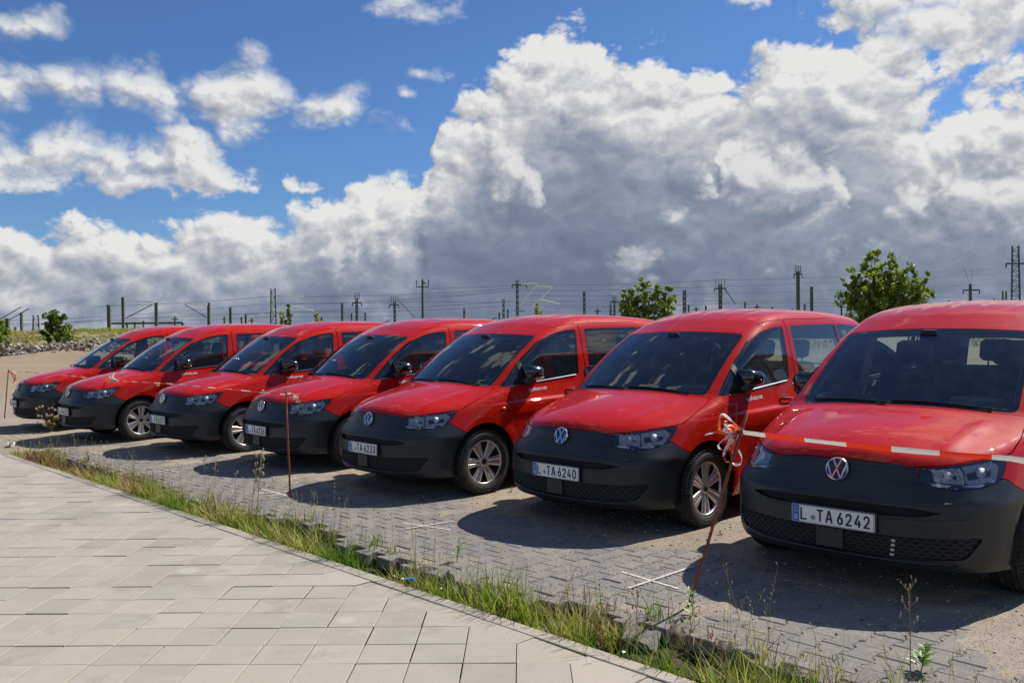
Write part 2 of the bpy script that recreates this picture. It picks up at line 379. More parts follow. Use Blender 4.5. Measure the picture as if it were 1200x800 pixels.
# ------------------------------------------------------------------ van body: one smooth implicit surface, cut into its panels
# van frame in the numpy part: b = distance back from the nose, y = to the van's left, z = up
def spl(pts, n=1500):
    x = np.array([p[0] for p in pts], float); y = np.array([p[1] for p in pts], float)
    m_ = len(x); h = np.diff(x); dlt = np.diff(y)/h; s = np.zeros(m_)
    for i in range(1, m_-1):                       # monotone cubic slopes
        if dlt[i-1]*dlt[i] > 0: w1 = 2*h[i]+h[i-1]; w2 = h[i]+2*h[i-1]; s[i] = (w1+w2)/(w1/dlt[i-1]+w2/dlt[i])
    s[0] = dlt[0]; s[-1] = dlt[-1]
    X = np.linspace(x[0], x[-1], n); k = np.clip(np.searchsorted(x, X, side='right')-1, 0, m_-2)
    t = (X-x[k])/h[k]; Y = (2*t**3-3*t**2+1)*y[k] + (t**3-2*t**2+t)*h[k]*s[k] + (-2*t**3+3*t**2)*y[k+1] + (t**3-t**2)*h[k]*s[k+1]
    a, b_ = s[0], s[-1]
    def f(q):
        q = np.asarray(q, float); r_ = np.interp(q, X, Y)
        return r_ + np.where(q < x[0], (q-x[0])*a, 0) + np.where(q > x[-1], (q-x[-1])*b_, 0)
    return f
def sst(v, a, b_):
    t = np.clip((v-a)/(b_-a), 0, 1); return t*t*(3-2*t)
s_prof = spl([(.04, .79), (.09, .845), (.14, .885), (.22, .925), (.35, .972), (.55, 1.022), (.75, 1.062), (.90, 1.092), (.95, 1.112), (1.02, 1.163), (1.2, 1.297), (1.4, 1.437), (1.6, 1.562), (1.72, 1.632), (1.85, 1.695), (2.02, 1.768), (2.3, 1.832), (2.7, 1.868), (3.2, 1.872), (3.8, 1.85), (4.3, 1.80), (4.5, 1.765)])
s_crown = spl([(.0, .16), (.4, .15), (.7, .11), (1.0, .055), (1.5, .05), (2.2, .10), (3, .11), (4.5, .12)])
s_w = spl([(.18, .87), (.30, .905), (.45, .925), (.62, .935), (.78, .938), (.90, .926), (1.0, .893), (1.10, .864), (1.20, .847), (1.40, .812), (1.60, .765), (1.72, .738), (1.85, .70), (1.9, .68)])
s_plan = spl([(0, 0), (.2, .006), (.4, .032), (.57, .085), (.70, .165), (.80, .28), (.86, .40), (.90, .54), (.925, .70), (.95, .95), (1.0, 1.6)])
s_nose = spl([(.16, .15), (.20, .085), (.25, .035), (.30, .012), (.38, .002), (.53, 0), (.60, .004), (.64, .022), (.70, .045), (.77, .066), (.84, .085), (.95, .14), (1.1, .25), (1.4, .55)])
s_rear = spl([(.16, .16), (.25, .04), (.35, 0), (.55, .0), (.7, .02), (1.0, .035), (1.3, .09), (1.6, .17), (1.8, .24)])
WF, WR, WZ, WRAD, AR = .863, 3.618, .331, .331, .395
def fW(b_, z):
    w = s_w(z)
    zc = .905 + .055*sst(b_, .5, 3.2)                                  # shoulder crease
    w = w + .024*sst(-(z-zc), -.014, .004)*sst(z-zc, -.26, .0)*sst(b_, .45, .85)
    zl = .50 + .03*np.clip(b_-1.2, 0, 3)                               # lower door sculpting
    w = w - .014*np.exp(-((z-zl)/.10)**2)*sst(b_, 1.25, 1.5)*sst(-b_, -3.3, -3.1)
    for wc in (WF, WR):
        r_ = np.hypot(b_-wc, z-WZ-.005); w = w + .012*sst(-r_, -.50, -.42)*sst(.98-z, 0, .15)
    w = w - .030*np.clip((.75-b_)/.75, 0, 1)**2*sst(z, .55, .75)
    w = w - .05*np.clip((b_-3.2)/1.3, 0, 1)**2
    return w
def fT(b_, y):
    ay = np.abs(y)
    sh = .265*y*y*sst(-b_, -2.9, -2.0)
    bb = b_ - sh
    z = s_prof(bb) - s_crown(bb)*y*y
    c_ = .012*np.exp(-((ay-(.50+.13*b_))/.055)**2)*sst(b_, .18, .4)*sst(-b_, -.95, -.75)   # bonnet power creases
    z = z + c_
    z = z - .006*np.clip(np.cos(ay*2*math.pi/.21), 0, 1)**3*sst(b_, 2.0, 2.3)*sst(-ay, -.52, -.45)  # pressed ribs in the roof
    return z
def fF(y, z):
    ay = np.abs(y)
    return s_plan(ay) + s_nose(z) + .20*np.clip((z-.62)/.24, 0, 1.4)*np.clip(ay/.8, 0, 1.2)**3*.9
def smax(a, b_, k):
    h = np.clip(.5+.5*(a-b_)/k, 0, 1); return b_*(1-h)+a*h + k*h*(1-h)
def field(P):
    b_, y, z = P[..., 0], P[..., 1], P[..., 2]; e = 1e-3
    def nrm(f0, *g): return f0/np.sqrt(1+sum(q*q for q in g))
    ay = np.abs(y)
    W0 = fW(b_, z); fs = nrm(ay-W0, (fW(b_+e, z)-W0)/e, (fW(b_, z+e)-W0)/e)
    T0 = fT(b_, y); ft = nrm(z-T0, (fT(b_+e, y)-T0)/e, (fT(b_, y+e)-T0)/e)
    F0 = fF(y, z); ff = nrm(F0-b_, (fF(ay+e, z)-F0)/e, (fF(y, z+e)-F0)/e)
    R0 = 4.5 - s_rear(z) - .10*np.clip(ay-.3, 0, 1)**2; fr = b_-R0
    k1 = np.interp(b_, [.3, .9, 1.3, 2.0, 2.6], [.05, .07, .07, .12, .15])
    f = smax(ft, fs, k1); f = smax(f, ff, np.interp(z, [.5, .75, .8, .9], [.12, .08, .05, .04])); f = smax(f, fr, .12)
    return f
def solve(C, D, hi=1.25, n=26):
    lo = np.zeros(len(C)); h_ = np.full(len(C), hi)
    for _ in range(n):
        mid = (lo+h_)/2; v = field(C+D*mid[:, None]); ins = v < 0
        lo = np.where(ins, mid, lo); h_ = np.where(ins, h_, mid)
    return C+D*((lo+h_)/2)[:, None]
def grad(P, e=2e-3):
    g = np.stack([(field(P+np.eye(3)[i]*e)-field(P-np.eye(3)[i]*e)) for i in range(3)], -1)
    return g/np.maximum(np.linalg.norm(g, axis=-1, keepdims=True), 1e-9)
gb = np.concatenate([np.arange(-.2, 2.6, .0175), np.arange(2.6, 4.72, .028)]); gy = np.linspace(-1.1, 1.1, 107); gz = np.linspace(.22, 2.1, 99)
def patch(A, B, fn, flip):
    a, b_ = np.meshgrid(A, B, indexing='ij'); Q = fn(a.ravel(), b_.ravel()); n, m_ = a.shape
    i = np.arange(n*m_).reshape(n, m_); q = np.stack([i[:-1, :-1], i[1:, :-1], i[1:, 1:], i[:-1, 1:]], -1).reshape(-1, 4)
    if flip: q = q[:, ::-1]
    return Q, q
o1 = lambda a: np.ones_like(a)
parts_ = [patch(gb, gy, lambda a, c: np.stack([a, c, 2.1*o1(a)], -1), True), patch(gb, gz, lambda a, c: np.stack([a, -1.1*o1(a), c], -1), True),
          patch(gb, gz, lambda a, c: np.stack([a, 1.1*o1(a), c], -1), False), patch(gy, gz, lambda a, c: np.stack([gb[0]*o1(a), a, c], -1), False),
          patch(gy, gz, lambda a, c: np.stack([gb[-1]*o1(a), a, c], -1), True)]
Q = np.concatenate([p_[0] for p_ in parts_]); off = np.cumsum([0]+[len(p_[0]) for p_ in parts_]); quads = np.concatenate([p_[1]+o for p_, o in zip(parts_, off)])
key = np.round(Q, 5); uq, inv = np.unique(key, axis=0, return_inverse=True); inv = inv.ravel(); Q = uq; quads = inv[quads]
Cc = np.stack([np.clip(Q[:, 0], .6, 3.9), np.clip(Q[:, 1], -.25, .25), np.clip(Q[:, 2], .2, .75)], -1)
BV = solve(Cc, Q-Cc); BN = grad(BV)
BF = np.concatenate([quads[:, [0, 1, 2]], quads[:, [0, 2, 3]]])
fn_ = np.cross(BV[BF[:, 1]]-BV[BF[:, 0]], BV[BF[:, 2]]-BV[BF[:, 0]])
bad = np.einsum('ij,ij->i', fn_, BN[BF[:, 0]]) > 0                    # b runs backwards, so the mirrored frame wants the other winding
BF[bad] = BF[bad][:, ::-1]
class Surf:
    def __init__(s, V, N, F): s.V, s.N, s.F = V, N, F
    def clip(s, phi):
        if callable(phi): phi = phi(s.V, s.N)
        F = s.F; ins = phi >= 0; c = ins[F].sum(1); keep = F[c == 3]; out = [keep]
        V, N = s.V, s.N; newV, newN = [V], [N]; nv = len(V)
        sel = F[(c == 1) | (c == 2)]
        if len(sel):
            k = ins[sel].sum(1); one = k == 1
            odd = np.where(one[:, None], ins[sel], ~ins[sel]); r_ = odd.argmax(1); ar = np.arange(len(sel))
            a = sel[ar, r_]; b_ = sel[ar, (r_+1) % 3]; cc = sel[ar, (r_+2) % 3]
            def ed(p, q):
                lo, hi = np.minimum(p, q), np.maximum(p, q); return lo.astype(np.int64)*10_000_000+hi
            E = np.concatenate([ed(a, b_), ed(a, cc)]); u, iv = np.unique(E, return_inverse=True); iv = iv.ravel()
            lo, hi = u//10_000_000, u % 10_000_000; t = phi[lo]/(phi[lo]-phi[hi]+1e-15); t = np.clip(t, 0, 1)[:, None]
            newV.append(V[lo]*(1-t)+V[hi]*t); nn = N[lo]*(1-t)+N[hi]*t; newN.append(nn/np.maximum(np.linalg.norm(nn, axis=1, keepdims=True), 1e-9))
            ab = nv+iv[:len(sel)]; ac = nv+iv[len(sel):]
            out.append(np.stack([a, ab, ac], -1)[one])
            tw = ~one; out.append(np.stack([ab, b_, cc], -1)[tw]); out.append(np.stack([ab, cc, ac], -1)[tw])
        F = np.concatenate(out); V = np.concatenate(newV); N = np.concatenate(newN)
        used, iv = np.unique(F, return_inverse=True); F = iv.reshape(-1, 3)
        V, N = V[used], N[used]
        ok = (F[:, 0] != F[:, 1]) & (F[:, 1] != F[:, 2]) & (F[:, 0] != F[:, 2])
        return Surf(V, N, F[ok])
    def inset(s, d):
        if callable(d): d = d(s.V, s.N)
        d = np.broadcast_to(np.asarray(d, float), (len(s.V),))
        return Surf(s.V-s.N*d[:, None], s.N, s.F)
    def boundary(s):
        E = np.concatenate([s.F[:, [0, 1]], s.F[:, [1, 2]], s.F[:, [2, 0]]]); k = np.minimum(E[:, 0], E[:, 1])*10_000_000+np.maximum(E[:, 0], E[:, 1])
        u, iv, ct = np.unique(k, return_inverse=True, return_counts=True); return E[ct[iv.ravel()] == 1]
    def data(s, flange=.018, rounded=.0):
        """vertices, faces and a turned-in edge flange; output in the Blender van frame (x forward)"""
        V, F = s.V, s.F; N = s.N
        if flange:
            e = s.boundary(); n = len(V); u, iv = np.unique(e, return_inverse=True); iv = iv.reshape(-1, 2); m_ = len(u)
            V = np.concatenate([V, V[u], V[u]-N[u]*flange]); a, b_ = iv[:, 0], iv[:, 1]
            F = np.concatenate([F, np.stack([n+b_, n+a, n+m_+a], -1), np.stack([n+b_, n+m_+a, n+m_+b_], -1)])
        V = V*np.array([-1., 1, 1])
        return V, F
    def mesh(s, name, mat, flange=.018):
        V, F = s.data(flange); return me(name, V, F, mat, True)
def join(*ss):
    V = []; N = []; F = []; o = 0
    for s in ss: V.append(s.V); N.append(s.N); F.append(s.F+o); o += len(s.V)
    return Surf(np.concatenate(V), np.concatenate(N), np.concatenate(F))
def sdf(P, x, y):
    """signed distance to a closed 2D outline, positive inside"""
    P = np.asarray(P, float); A = P; B = np.roll(P, -1, 0); d = np.full(x.shape, 1e9); ins = np.zeros(x.shape, bool)
    for (ax, ay), (bx, by) in zip(A, B):
        ex, ey = bx-ax, by-ay; t = np.clip(((x-ax)*ex+(y-ay)*ey)/(ex*ex+ey*ey+1e-12), 0, 1)
        d = np.minimum(d, np.hypot(x-ax-t*ex, y-ay-t*ey))
        c = ((ay > y) != (by > y)); ins ^= c & (x < (bx-ax)*(y-ay)/(by-ay+1e-15)+ax)
    return np.where(ins, d, -d)
def soft(P, r_=.03, n=4):
    """round the corners of an outline"""
    P = [np.array(p, float) for p in P]; out = []
    for i in range(len(P)):
        a, b_, c = P[i-1], P[i], P[(i+1) % len(P)]; l1 = np.linalg.norm(a-b_); l2 = np.linalg.norm(c-b_); q = min(r_, l1*.45, l2*.45)
        p0 = b_+(a-b_)/l1*q; p1 = b_+(c-b_)/l2*q
        for k in range(n+1): t = k/n; out.append((1-t)**2*p0+2*t*(1-t)*b_+t*t*p1)
    return np.array(out)
S = lambda V: np.abs(V[:, 1])+.8*V[:, 0]                              # unwrapped coordinate round the nose
base = Surf(BV, BN, BF)
GAP = .0028
# --- outlines (side view: b,z)
win_front = soft([(1.13, 1.072), (1.29, 1.205), (1.50, 1.37), (1.75, 1.53), (2.0, 1.622), (2.2, 1.662), (2.385, 1.674), (2.325, 1.172), (1.8, 1.130)], .035)
win_slide = soft([(2.53, 1.68), (2.515, 1.19), (3.505, 1.23), (3.49, 1.70)], .035)
win_quart = soft([(3.513, 1.70), (3.525, 1.235), (4.28, 1.27), (4.12, 1.685)], .035)
door_front = soft([(1.29, .34), (1.25, .75), (1.22, .97), (1.07, 1.035), (1.085, 1.09), (1.25, 1.24), (1.47, 1.415), (1.73, 1.58), (2.0, 1.68), (2.2, 1.723), (2.445, 1.74), (2.435, .34)], .03)
door_slide = soft([(2.441, .34), (2.451, 1.74), (3.508, 1.76), (3.508, 1.1), (3.30, .80), (3.13, .55), (3.10, .34)], .03)
def side(sg): return lambda V, N: np.minimum(N[:, 1]*sg-.42, V[:, 1]*sg-.4)*1.0
def poly_bz(P): return lambda V, N: sdf(P, V[:, 0], V[:, 2])
def arches(V, N):
    b_, z = V[:, 0], V[:, 2]; return np.minimum(np.hypot(b_-WF, z-WZ-.005)-AR, np.hypot(b_-WR, z-WZ-.005)-AR)
# --- outlines of the nose (s,z)
z_hood = spl([(0, .832), (.3, .828), (.555, .812), (.75, .824), (.95, .845), (1.15, .862), (1.275, .872), (1.34, .885), (1.5, .93)])
z_bump = spl([(0, .832), (.3, .828), (.563, .812), (.569, .730), (.62, .716), (.80, .692), (.95, .700), (1.10, .723), (1.19, .745), (1.30, .695), (1.43, .645), (1.6, .60), (2.2, .3)])
lampP = soft([(.568, .806), (.572, .724), (.63, .712), (.80, .690), (.95, .699), (1.10, .722), (1.185, .750), (1.275, .866), (1.15, .857), (.95, .839), (.75, .818)], .02)
b_cowl = lambda y: .942+.255*y*y
def f_hood(V, N):      # inside = bonnet
    y = np.abs(V[:, 1]); b_ = V[:, 0]
    ysh = np.interp(b_, [.45, .6, .8, 1.0, 1.15], [.80, .815, .822, .80, .775])
    return np.minimum(np.minimum(V[:, 2]-z_hood(S(V))-GAP, (b_cowl(V[:, 1])-.012-b_)), (ysh-y)*1.0)
def f_ws(V, N):        # windscreen: seen in (b,y)
    b_, y = V[:, 0]-.255*V[:, 1]**2, np.abs(V[:, 1]); t = np.clip((b_-.95)/.78, 0, 1)
    half = .735-.062*t
    return np.minimum(np.minimum(b_-.948, 1.722-b_), half-y) + 0*b_
def f_ws_r(V, N):
    b_, y = V[:, 0]-.255*V[:, 1]**2, V[:, 1]
    P = soft([(.948, -.735), (.948, .735), (1.722, .668), (1.722, -.668)], .06); return np.where(V[:, 2] > 1.0, sdf(P, b_, y), -1)
def f_cowl(V, N):
    b_, y = V[:, 0]-.255*V[:, 1]**2, np.abs(V[:, 1]); return np.where(V[:, 2] > .95, np.minimum(np.minimum(b_-.930, .985-b_), .742-y), -1)
def f_lamp(sg): return lambda V, N: np.where((V[:, 1]*sg > 0) & (V[:, 0] < .9), sdf(lampP, S(V), V[:, 2]), -1)
def f_bump(V, N): return np.where(V[:, 0] < 1.0, z_bump(S(V))-V[:, 2], -1)
slotP = soft([(-.62, .562), (-.45, .532), (0, .524), (.45, .532), (.62, .562), (.45, .586), (0, .593), (-.45, .586)], .02)
grilP = soft([(-.78, .43), (-.70, .30), (-.3, .272), (.3, .272), (.70, .30), (.78, .43), (.45, .415), (0, .408), (-.45, .415)], .03)
SS = lambda V: np.sign(V[:, 1])*(np.abs(V[:, 1])+.8*np.clip(V[:, 0]-.08, 0, 9))
def f_front(P): return lambda V, N: np.where(V[:, 0] < .9, sdf(P, V[:, 1]*1.0+np.sign(V[:, 1])*.8*np.clip(V[:, 0]-.05, 0, 9)*0, V[:, 2]), -1)
neg = lambda f, g=0.0: (lambda V, N: -f(V, N)-g)
both = [(-1, ''), (1, '')]

VAN = {}
root = empty('passenger_van')
def part(name, surf, mat, parent=None, flange=.018): return ob(name, surf.mesh(name, mat, flange), parent if parent is not None else root)
noarch = base.clip(arches)
# bonnet, bumper, lamps, doors
hood = noarch.clip(f_hood); part('bonnet', hood, 'red_paint')
bump = noarch.clip(lambda V, N: np.where(V[:, 0] < .86, z_bump(S(V))-GAP-V[:, 2], -1)).clip(lambda V, N: .8-V[:, 0])
for sg, _ in both: bump = bump.clip(neg(f_lamp(sg), .0015))
bump = bump.clip(neg(f_front(slotP))).clip(neg(f_front(grilP)))
bm_ = part('front_bumper', bump, 'dark_plastic', flange=.03)
def fsp(P, grow=.0): return base.clip(lambda V, N: f_front(P)(V, N)+grow)
part('air_slot', fsp(slotP, .02).inset(.034), 'black_matt', bm_, 0)
lowg = part('lower_grille', fsp(grilP, .02).inset(.018), 'black_matt', bm_, 0)
# step line pressed into the upper part of the bumper
def front_b(y, z):
    y = np.atleast_1d(np.asarray(y, float)); z = np.broadcast_to(np.asarray(z, float), y.shape)
    C = np.stack([np.full(y.shape, .9), y*.9, z], -1); D = np.stack([np.full(y.shape, -1.2), y*0, z*0], -1)
    # march straight forward at fixed y
    C[:, 1] = y; P = solve(C, D, 1.0); return P
def fpt(y, z, out=0.0):
    P = front_b([y], [z]); N = grad(P); P = P+N*out
    return Vector((-P[0, 0], P[0, 1], P[0, 2])), Vector((-N[0, 0], N[0, 1], N[0, 2]))
g = MB()
def front_strip(mb, pts, w, out, th=.006):
    ys = np.array([p[0] for p in pts]); zs = np.array([p[1] for p in pts]); P = front_b(ys, zs); N = grad(P); ring = []
    V = []; F = []
    for i in range(len(pts)):
        a = P[max(i-1, 0)]; c = P[min(i+1, len(pts)-1)]; t = c-a; t /= np.linalg.norm(t); n = N[i]; s_ = np.cross(n, t)
        for q, o_ in ((-w/2, out-th), (-w/2, out), (w/2, out), (w/2, out-th)):
            p = P[i]+s_*q+n*o_; V.append((-p[0], p[1], p[2]))
    for i in range(len(pts)-1):
        for k in range(4): j = (k+1) % 4; F.append((i*4+k, i*4+j, i*4+4+j, i*4+4+k))
    F += [(0, 1, 2, 3), tuple(len(V)-1-k for k in range(4))]
    mb.raw(V, F)
def inside(P, y, z): return sdf(P, np.array([float(y)]), np.array([float(z)]))[0]
rows = np.arange(.285, .43, .022)
ygrid = np.linspace(-.76, .76, 58)
allP = {}
for ri, zr in enumerate(rows):                                        # honeycomb of the lower grille
    pts = [(y, zr+(.0055 if (k+ri) % 2 else -.0055)) for k, y in enumerate(ygrid) if inside(grilP, y, zr) > -.004]
    if len(pts) > 2: front_strip(g, pts, .010, -.010, .018)
    if ri < len(rows)-1:
        for k, y in enumerate(ygrid):
            if (k+ri) % 2 and inside(grilP, y, zr+.011) > 0: front_strip(g, [(y, zr+.004), (y, zr+.018)], .009, -.011, .018)
ob('honeycomb', g.mesh('honeycomb', 'interior_dark'), bm_)
g = MB(); front_strip(g, [(y, .606+.010*(y/.6)**2) for y in np.linspace(-.66, .66, 30)], .014, .006, .014); front_strip(g, [(y, .512+.02*(y/.7)**2) for y in np.linspace(-.70, .70, 30)], .006, .0035, .008)
front_strip(g, [(y, .262+.012*abs(y/.7)**3) for y in np.linspace(-.66, .66, 34)], .014, .006, .016)
ob('bumper_lip', g.mesh('bumper_lip', 'dark_plastic', True), bm_)
g = MB(); front_strip(g, [(y, .770) for y in np.linspace(-.47, .47, 24)], .004, .003, .006); front_strip(g, [(y, .800) for y in np.linspace(-.47, .47, 24)], .003, .002, .005); front_strip(g, [(y, .722-.004*(y/.5)**2) for y in np.linspace(-.50, .50, 24)], .005, .003, .006)
ob('grille_rib', g.mesh('grille_rib', 'dark_plastic'), bm_)
g = MB(); p, n = fpt(-.03, .352); g.box((p.x-.004, p.y, p.z), (.02, .17, .125), None, .008); ob('sensor_cover', g.mesh('sensor_cover', 'dark_plastic'), bm_)
# number plate holder and plate (its lettering is added per van)
g = MB(); g.box((.010, 0, .479), (.016, .535, .125), None, .004); ob('plate_holder', g.mesh('plate_holder', 'dark_plastic'), root)
# round maker's badge
g = MB(); p, n = fpt(0, .765, .006); ey = Vector((0, 1, 0)); ez = n.cross(ey).normalized(); ez = ez if ez.z > 0 else -ez
RB = .074
def disc(r_, k=40): return [(r_*math.cos(2*math.pi*i/k), r_*math.sin(2*math.pi*i/k)) for i in range(k)]
g.m = 1; g.prism(disc(RB*.97), .010, (p, ey, ez, n)); g.m = 0
for i in range(40):
    a0, a1 = 2*math.pi*i/40, 2*math.pi*(i+1)/40
    for ra, rb, h0, h1 in ((RB, RB*.94, .006, .016), (RB*.94, RB*.87, .016, .014), (RB*.87, RB*.86, .014, .008)):
        g.raw([p+ey*ra*math.cos(a0)+ez*ra*math.sin(a0)+n*h0, p+ey*ra*math.cos(a1)+ez*ra*math.sin(a1)+n*h0, p+ey*rb*math.cos(a1)+ez*rb*math.sin(a1)+n*h1, p+ey*rb*math.cos(a0)+ez*rb*math.sin(a0)+n*h1], [(0, 1, 2, 3)])
def bar(a, b_, w=.0108):
    a = Vector(a)*RB; b_ = Vector(b_)*RB; d = (b_-a).normalized(); s_ = Vector((-d.y, d.x))*w/2
    g.prism([tuple(a+s_), tuple(a-s_), tuple(b_-s_), tuple(b_+s_)], .0045, (p+n*.010, ey, ez, n))
for sg in (-1, 1):
    bar((sg*.36, .82), (sg*.015, .10)); bar((sg*.80, .40), (sg*.37, -.80)); bar((sg*.37, -.80), (sg*.015, .0))
ob('badge', g.mesh('badge', ['chrome', 'black_gloss']), root)
# lamps
for sg, _ in both:
    fl = f_lamp(sg)
    lens = base.clip(lambda V, N: fl(V, N)-.002).inset(.0015)
    hous = base.clip(lambda V, N: fl(V, N)+.004).inset(lambda V, N: .012+.07*sst(fl(V, N), 0, .03))
    lp = part('headlight', hous, 'lamp_dark', None, 0)
    rim_ = base.clip(lambda V, N: np.minimum(fl(V, N)+.001, .009-fl(V, N))).inset(.002); part('lamp_edge', rim_, 'black_gloss', lp, .05)
    low = soft([(.60, .722), (.80, .700), (.98, .710), (1.16, .742), (1.17, .751), (.98, .723), (.80, .714), (.61, .736)], .004)
    part('light_strip', base.clip(lambda V, N: np.where(V[:, 1]*sg > 0, sdf(low, S(V), V[:, 2])+.002, -1)).inset(.010), 'lamp_frame', lp, .012)
    for P_, dep in ((soft([(.665, .738), (.66, .800), (.868, .815), (.880, .724)], .012), .055), (soft([(.900, .722), (.888, .820), (1.13, .846), (1.185, .815), (1.135, .742)], .014), .06)):
        f_ = lambda V, N, P_=P_: np.where((V[:, 1]*sg > 0) & (V[:, 0] < .9), sdf(P_, S(V), V[:, 2]), -1)
        part('reflector', base.clip(f_).inset(lambda V, N, f_=f_, dep=dep: .012+.50*dep*sst(f_(V, N), 0, .045)**.8), 'lamp_reflector', lp, .03)
        part('reflector_frame', base.clip(lambda V, N, f_=f_: np.minimum(f_(V, N)+.006, .001-f_(V, N))).inset(.014), 'lamp_frame', lp, .008)
    for (s0, z0, r_) in ((.775, .770, .017), (1.02, .785, .021)):
        A = BV[(BV[:, 1]*sg > 0) & (BV[:, 0] < .9)]; NN = BN[(BV[:, 1]*sg > 0) & (BV[:, 0] < .9)]
        i = np.argmin((S(A)-s0)**2+(A[:, 2]-z0)**2); q = A[i]-NN[i]*.030
        g = MB(); g.sphere((-q[0], q[1], q[2]), r_, 12, 8); d_ = Vector((-NN[i][0], NN[i][1], NN[i][2])); g.prism(disc(r_*1.5, 14), .006, (Vector((-q[0], q[1], q[2]))+d_*.012, Vector((0, 0, 1)).cross(d_).normalized(), Vector((0, 0, 1)), d_))
        g.obj('bulb', 'bulb_glass', lp, True)
    amber = soft([(1.175, .765), (1.165, .815), (1.215, .828), (1.205, .775)], .006)
    part('indicator', base.clip(lambda V, N: np.where(V[:, 1]*sg > 0, sdf(amber, S(V), V[:, 2]), -1)).inset(.02), 'red_lens', lp, .01)
    part('lens', lens, 'lamp_lens', lp, .0)
    # doors
    sd_ = base.clip(side(sg)).clip(arches)
    for nm, P_, W_ in (('front_door', door_front, win_front), ('sliding_door', door_slide, win_slide)):
        pan = sd_.clip(lambda V, N, P_=P_: sdf(P_, V[:, 0], V[:, 2])-GAP).clip(lambda V, N, W_=W_: -sdf(W_, V[:, 0], V[:, 2]))
        dr = part(nm, pan, 'red_paint')
        win = sd_.clip(poly_bz(W_))
        part('window_seal', win.clip(lambda V, N, W_=W_: .022-sdf(W_, V[:, 0], V[:, 2])).inset(.003), 'black_gloss', dr, .01)
        part('window_glass', win.clip(lambda V, N, W_=W_: sdf(W_, V[:, 0], V[:, 2])-.021).inset(.006), 'side_glass', dr, 0)
        if nm == 'front_door':
            quarter = soft([(1.40, 1.02), (1.42, 1.6), (1.475, 1.6), (1.455, 1.02)], .002)
            part('window_post', win.clip(poly_bz(quarter)).inset(-.004), 'dark_plastic', dr, .02)
        # sill trim under the glass; chrome on front doors stands in for its highlight
        lo = W_[:, 1].min()
        g = MB(); bs = np.linspace(1.25 if nm == 'front_door' else 2.50, 2.27 if nm == 'front_door' else 3.33, 20)
        zb_ = np.interp(bs, [1.225, 1.8, 2.285, 2.46, 3.36], [1.080, 1.127, 1.166, 1.184, 1.218])
        C = np.stack([bs, 0*bs+.25*sg, zb_], -1); D = np.stack([0*bs, 0*bs+sg, 0*bs], -1); P3 = solve(C, D); N3 = grad(P3)
        for i in range(19):
            a, c = P3[i], P3[i+1]; na, nc = N3[i], N3[i+1]
            pts = [a+na*.001+[0, 0, -.011], c+nc*.001+[0, 0, -.011], c+nc*.010+[0, 0, -.004], a+na*.010+[0, 0, -.004], a+na*.001+[0, 0, .004], c+nc*.001+[0, 0, .004]]
            g.raw([(-q[0], q[1], q[2]) for q in pts], [(0, 1, 2, 3), (3, 2, 5, 4)])
        g.obj('window_strip', 'chrome' if nm == 'front_door' else 'black_gloss', dr)
        hb, hz = (2.17, 1.0) if nm == 'front_door' else (2.60, 1.015)
        P3 = solve(np.array([[hb, .25*sg, hz]]), np.array([[0., sg, 0.]])); q = Vector((-P3[0, 0], P3[0, 1], P3[0, 2]))
        g = MB(); g.m = 1; g.sphere(q+Vector((0, -.004*sg, 0)), .05, 16, 8, (1.5, .2, .75)); g.m = 0
        g.tube([q+Vector((.105, .004*sg, .004)), q+Vector((.085, .026*sg, .006)), q+Vector((0, .036*sg, .004)), q+Vector((-.085, .028*sg, 0)), q+Vector((-.11, .004*sg, -.002))], [.011, .013, .014, .013, .010], 8)
        g.obj('door_handle', ['red_paint', 'black_matt'], dr, True)
    qw = sd_.clip(poly_bz(win_quart))
    part('quarter_window', qw.clip(lambda V, N: .02-sdf(win_quart, V[:, 0], V[:, 2])).inset(.003), 'black_gloss', None, .01)
    part('quarter_glass', qw.clip(lambda V, N: sdf(win_quart, V[:, 0], V[:, 2])-.019).inset(.006), 'side_glass', None, 0)
    # slide rail behind the sliding door
    g = MB(); bs = np.linspace(3.42, 4.28, 14); C = np.stack([bs, 0*bs+.25*sg, 0*bs+1.115], -1); D = np.stack([0*bs, 0*bs+sg, 0*bs], -1); P3 = solve(C, D); N3 = grad(P3)
    g.tube([(-q[0]+0, q[1]-.004*sg, q[2]) for q in P3], .009, 6); g.obj('slide_rail', 'black_gloss', root)
    # mirror
    g = MB(); c0 = Vector((-1.45, sg*.88, 1.125))
    g.m = 0; g.tube([c0+Vector((0, -.05*sg, 0)), c0+Vector((.0, .03*sg, .0)), c0+Vector((-.02, .07*sg, .03)), c0+Vector((-.05, .085*sg, .05))], [.045, .038, .034, .03], 10)
    hv = []; n1, n2 = 20, 9
    cc_ = Vector((-1.44, sg*1.035, 1.212))
    for i in range(n2):
        t = i/(n2-1); x_ = .085*(1-2*t); k_ = math.sqrt(max(0, 1-(max(0, (x_+.01)/.10))**2)) if x_ > -.01 else 1.0
        k_ = max(k_, .25); hw, hh = .122*k_, .080*k_
        for j in range(n1):
            a_ = 2*math.pi*j/n1; ca, sa = math.cos(a_), math.sin(a_); ex = .42
            yy = hw*math.copysign(abs(ca)**ex, ca); zz = hh*math.copysign(abs(sa)**ex, sa)
            zz *= 1-.12*sg*(yy/hw); q_ = cc_+Vector((x_-.02*abs(yy/.128)**2*(1 if yy*sg > 0 else .2), yy, zz))
            o_, f__ = sg*q_.y-.91, q_.x+1.44; th_ = math.radians(80)                # housings are folded back along the doors
            hv.append(Vector((-1.42-o_*math.sin(th_)+f__*math.cos(th_), sg*(.905+o_*math.cos(th_)+f__*math.sin(th_)), q_.z)))
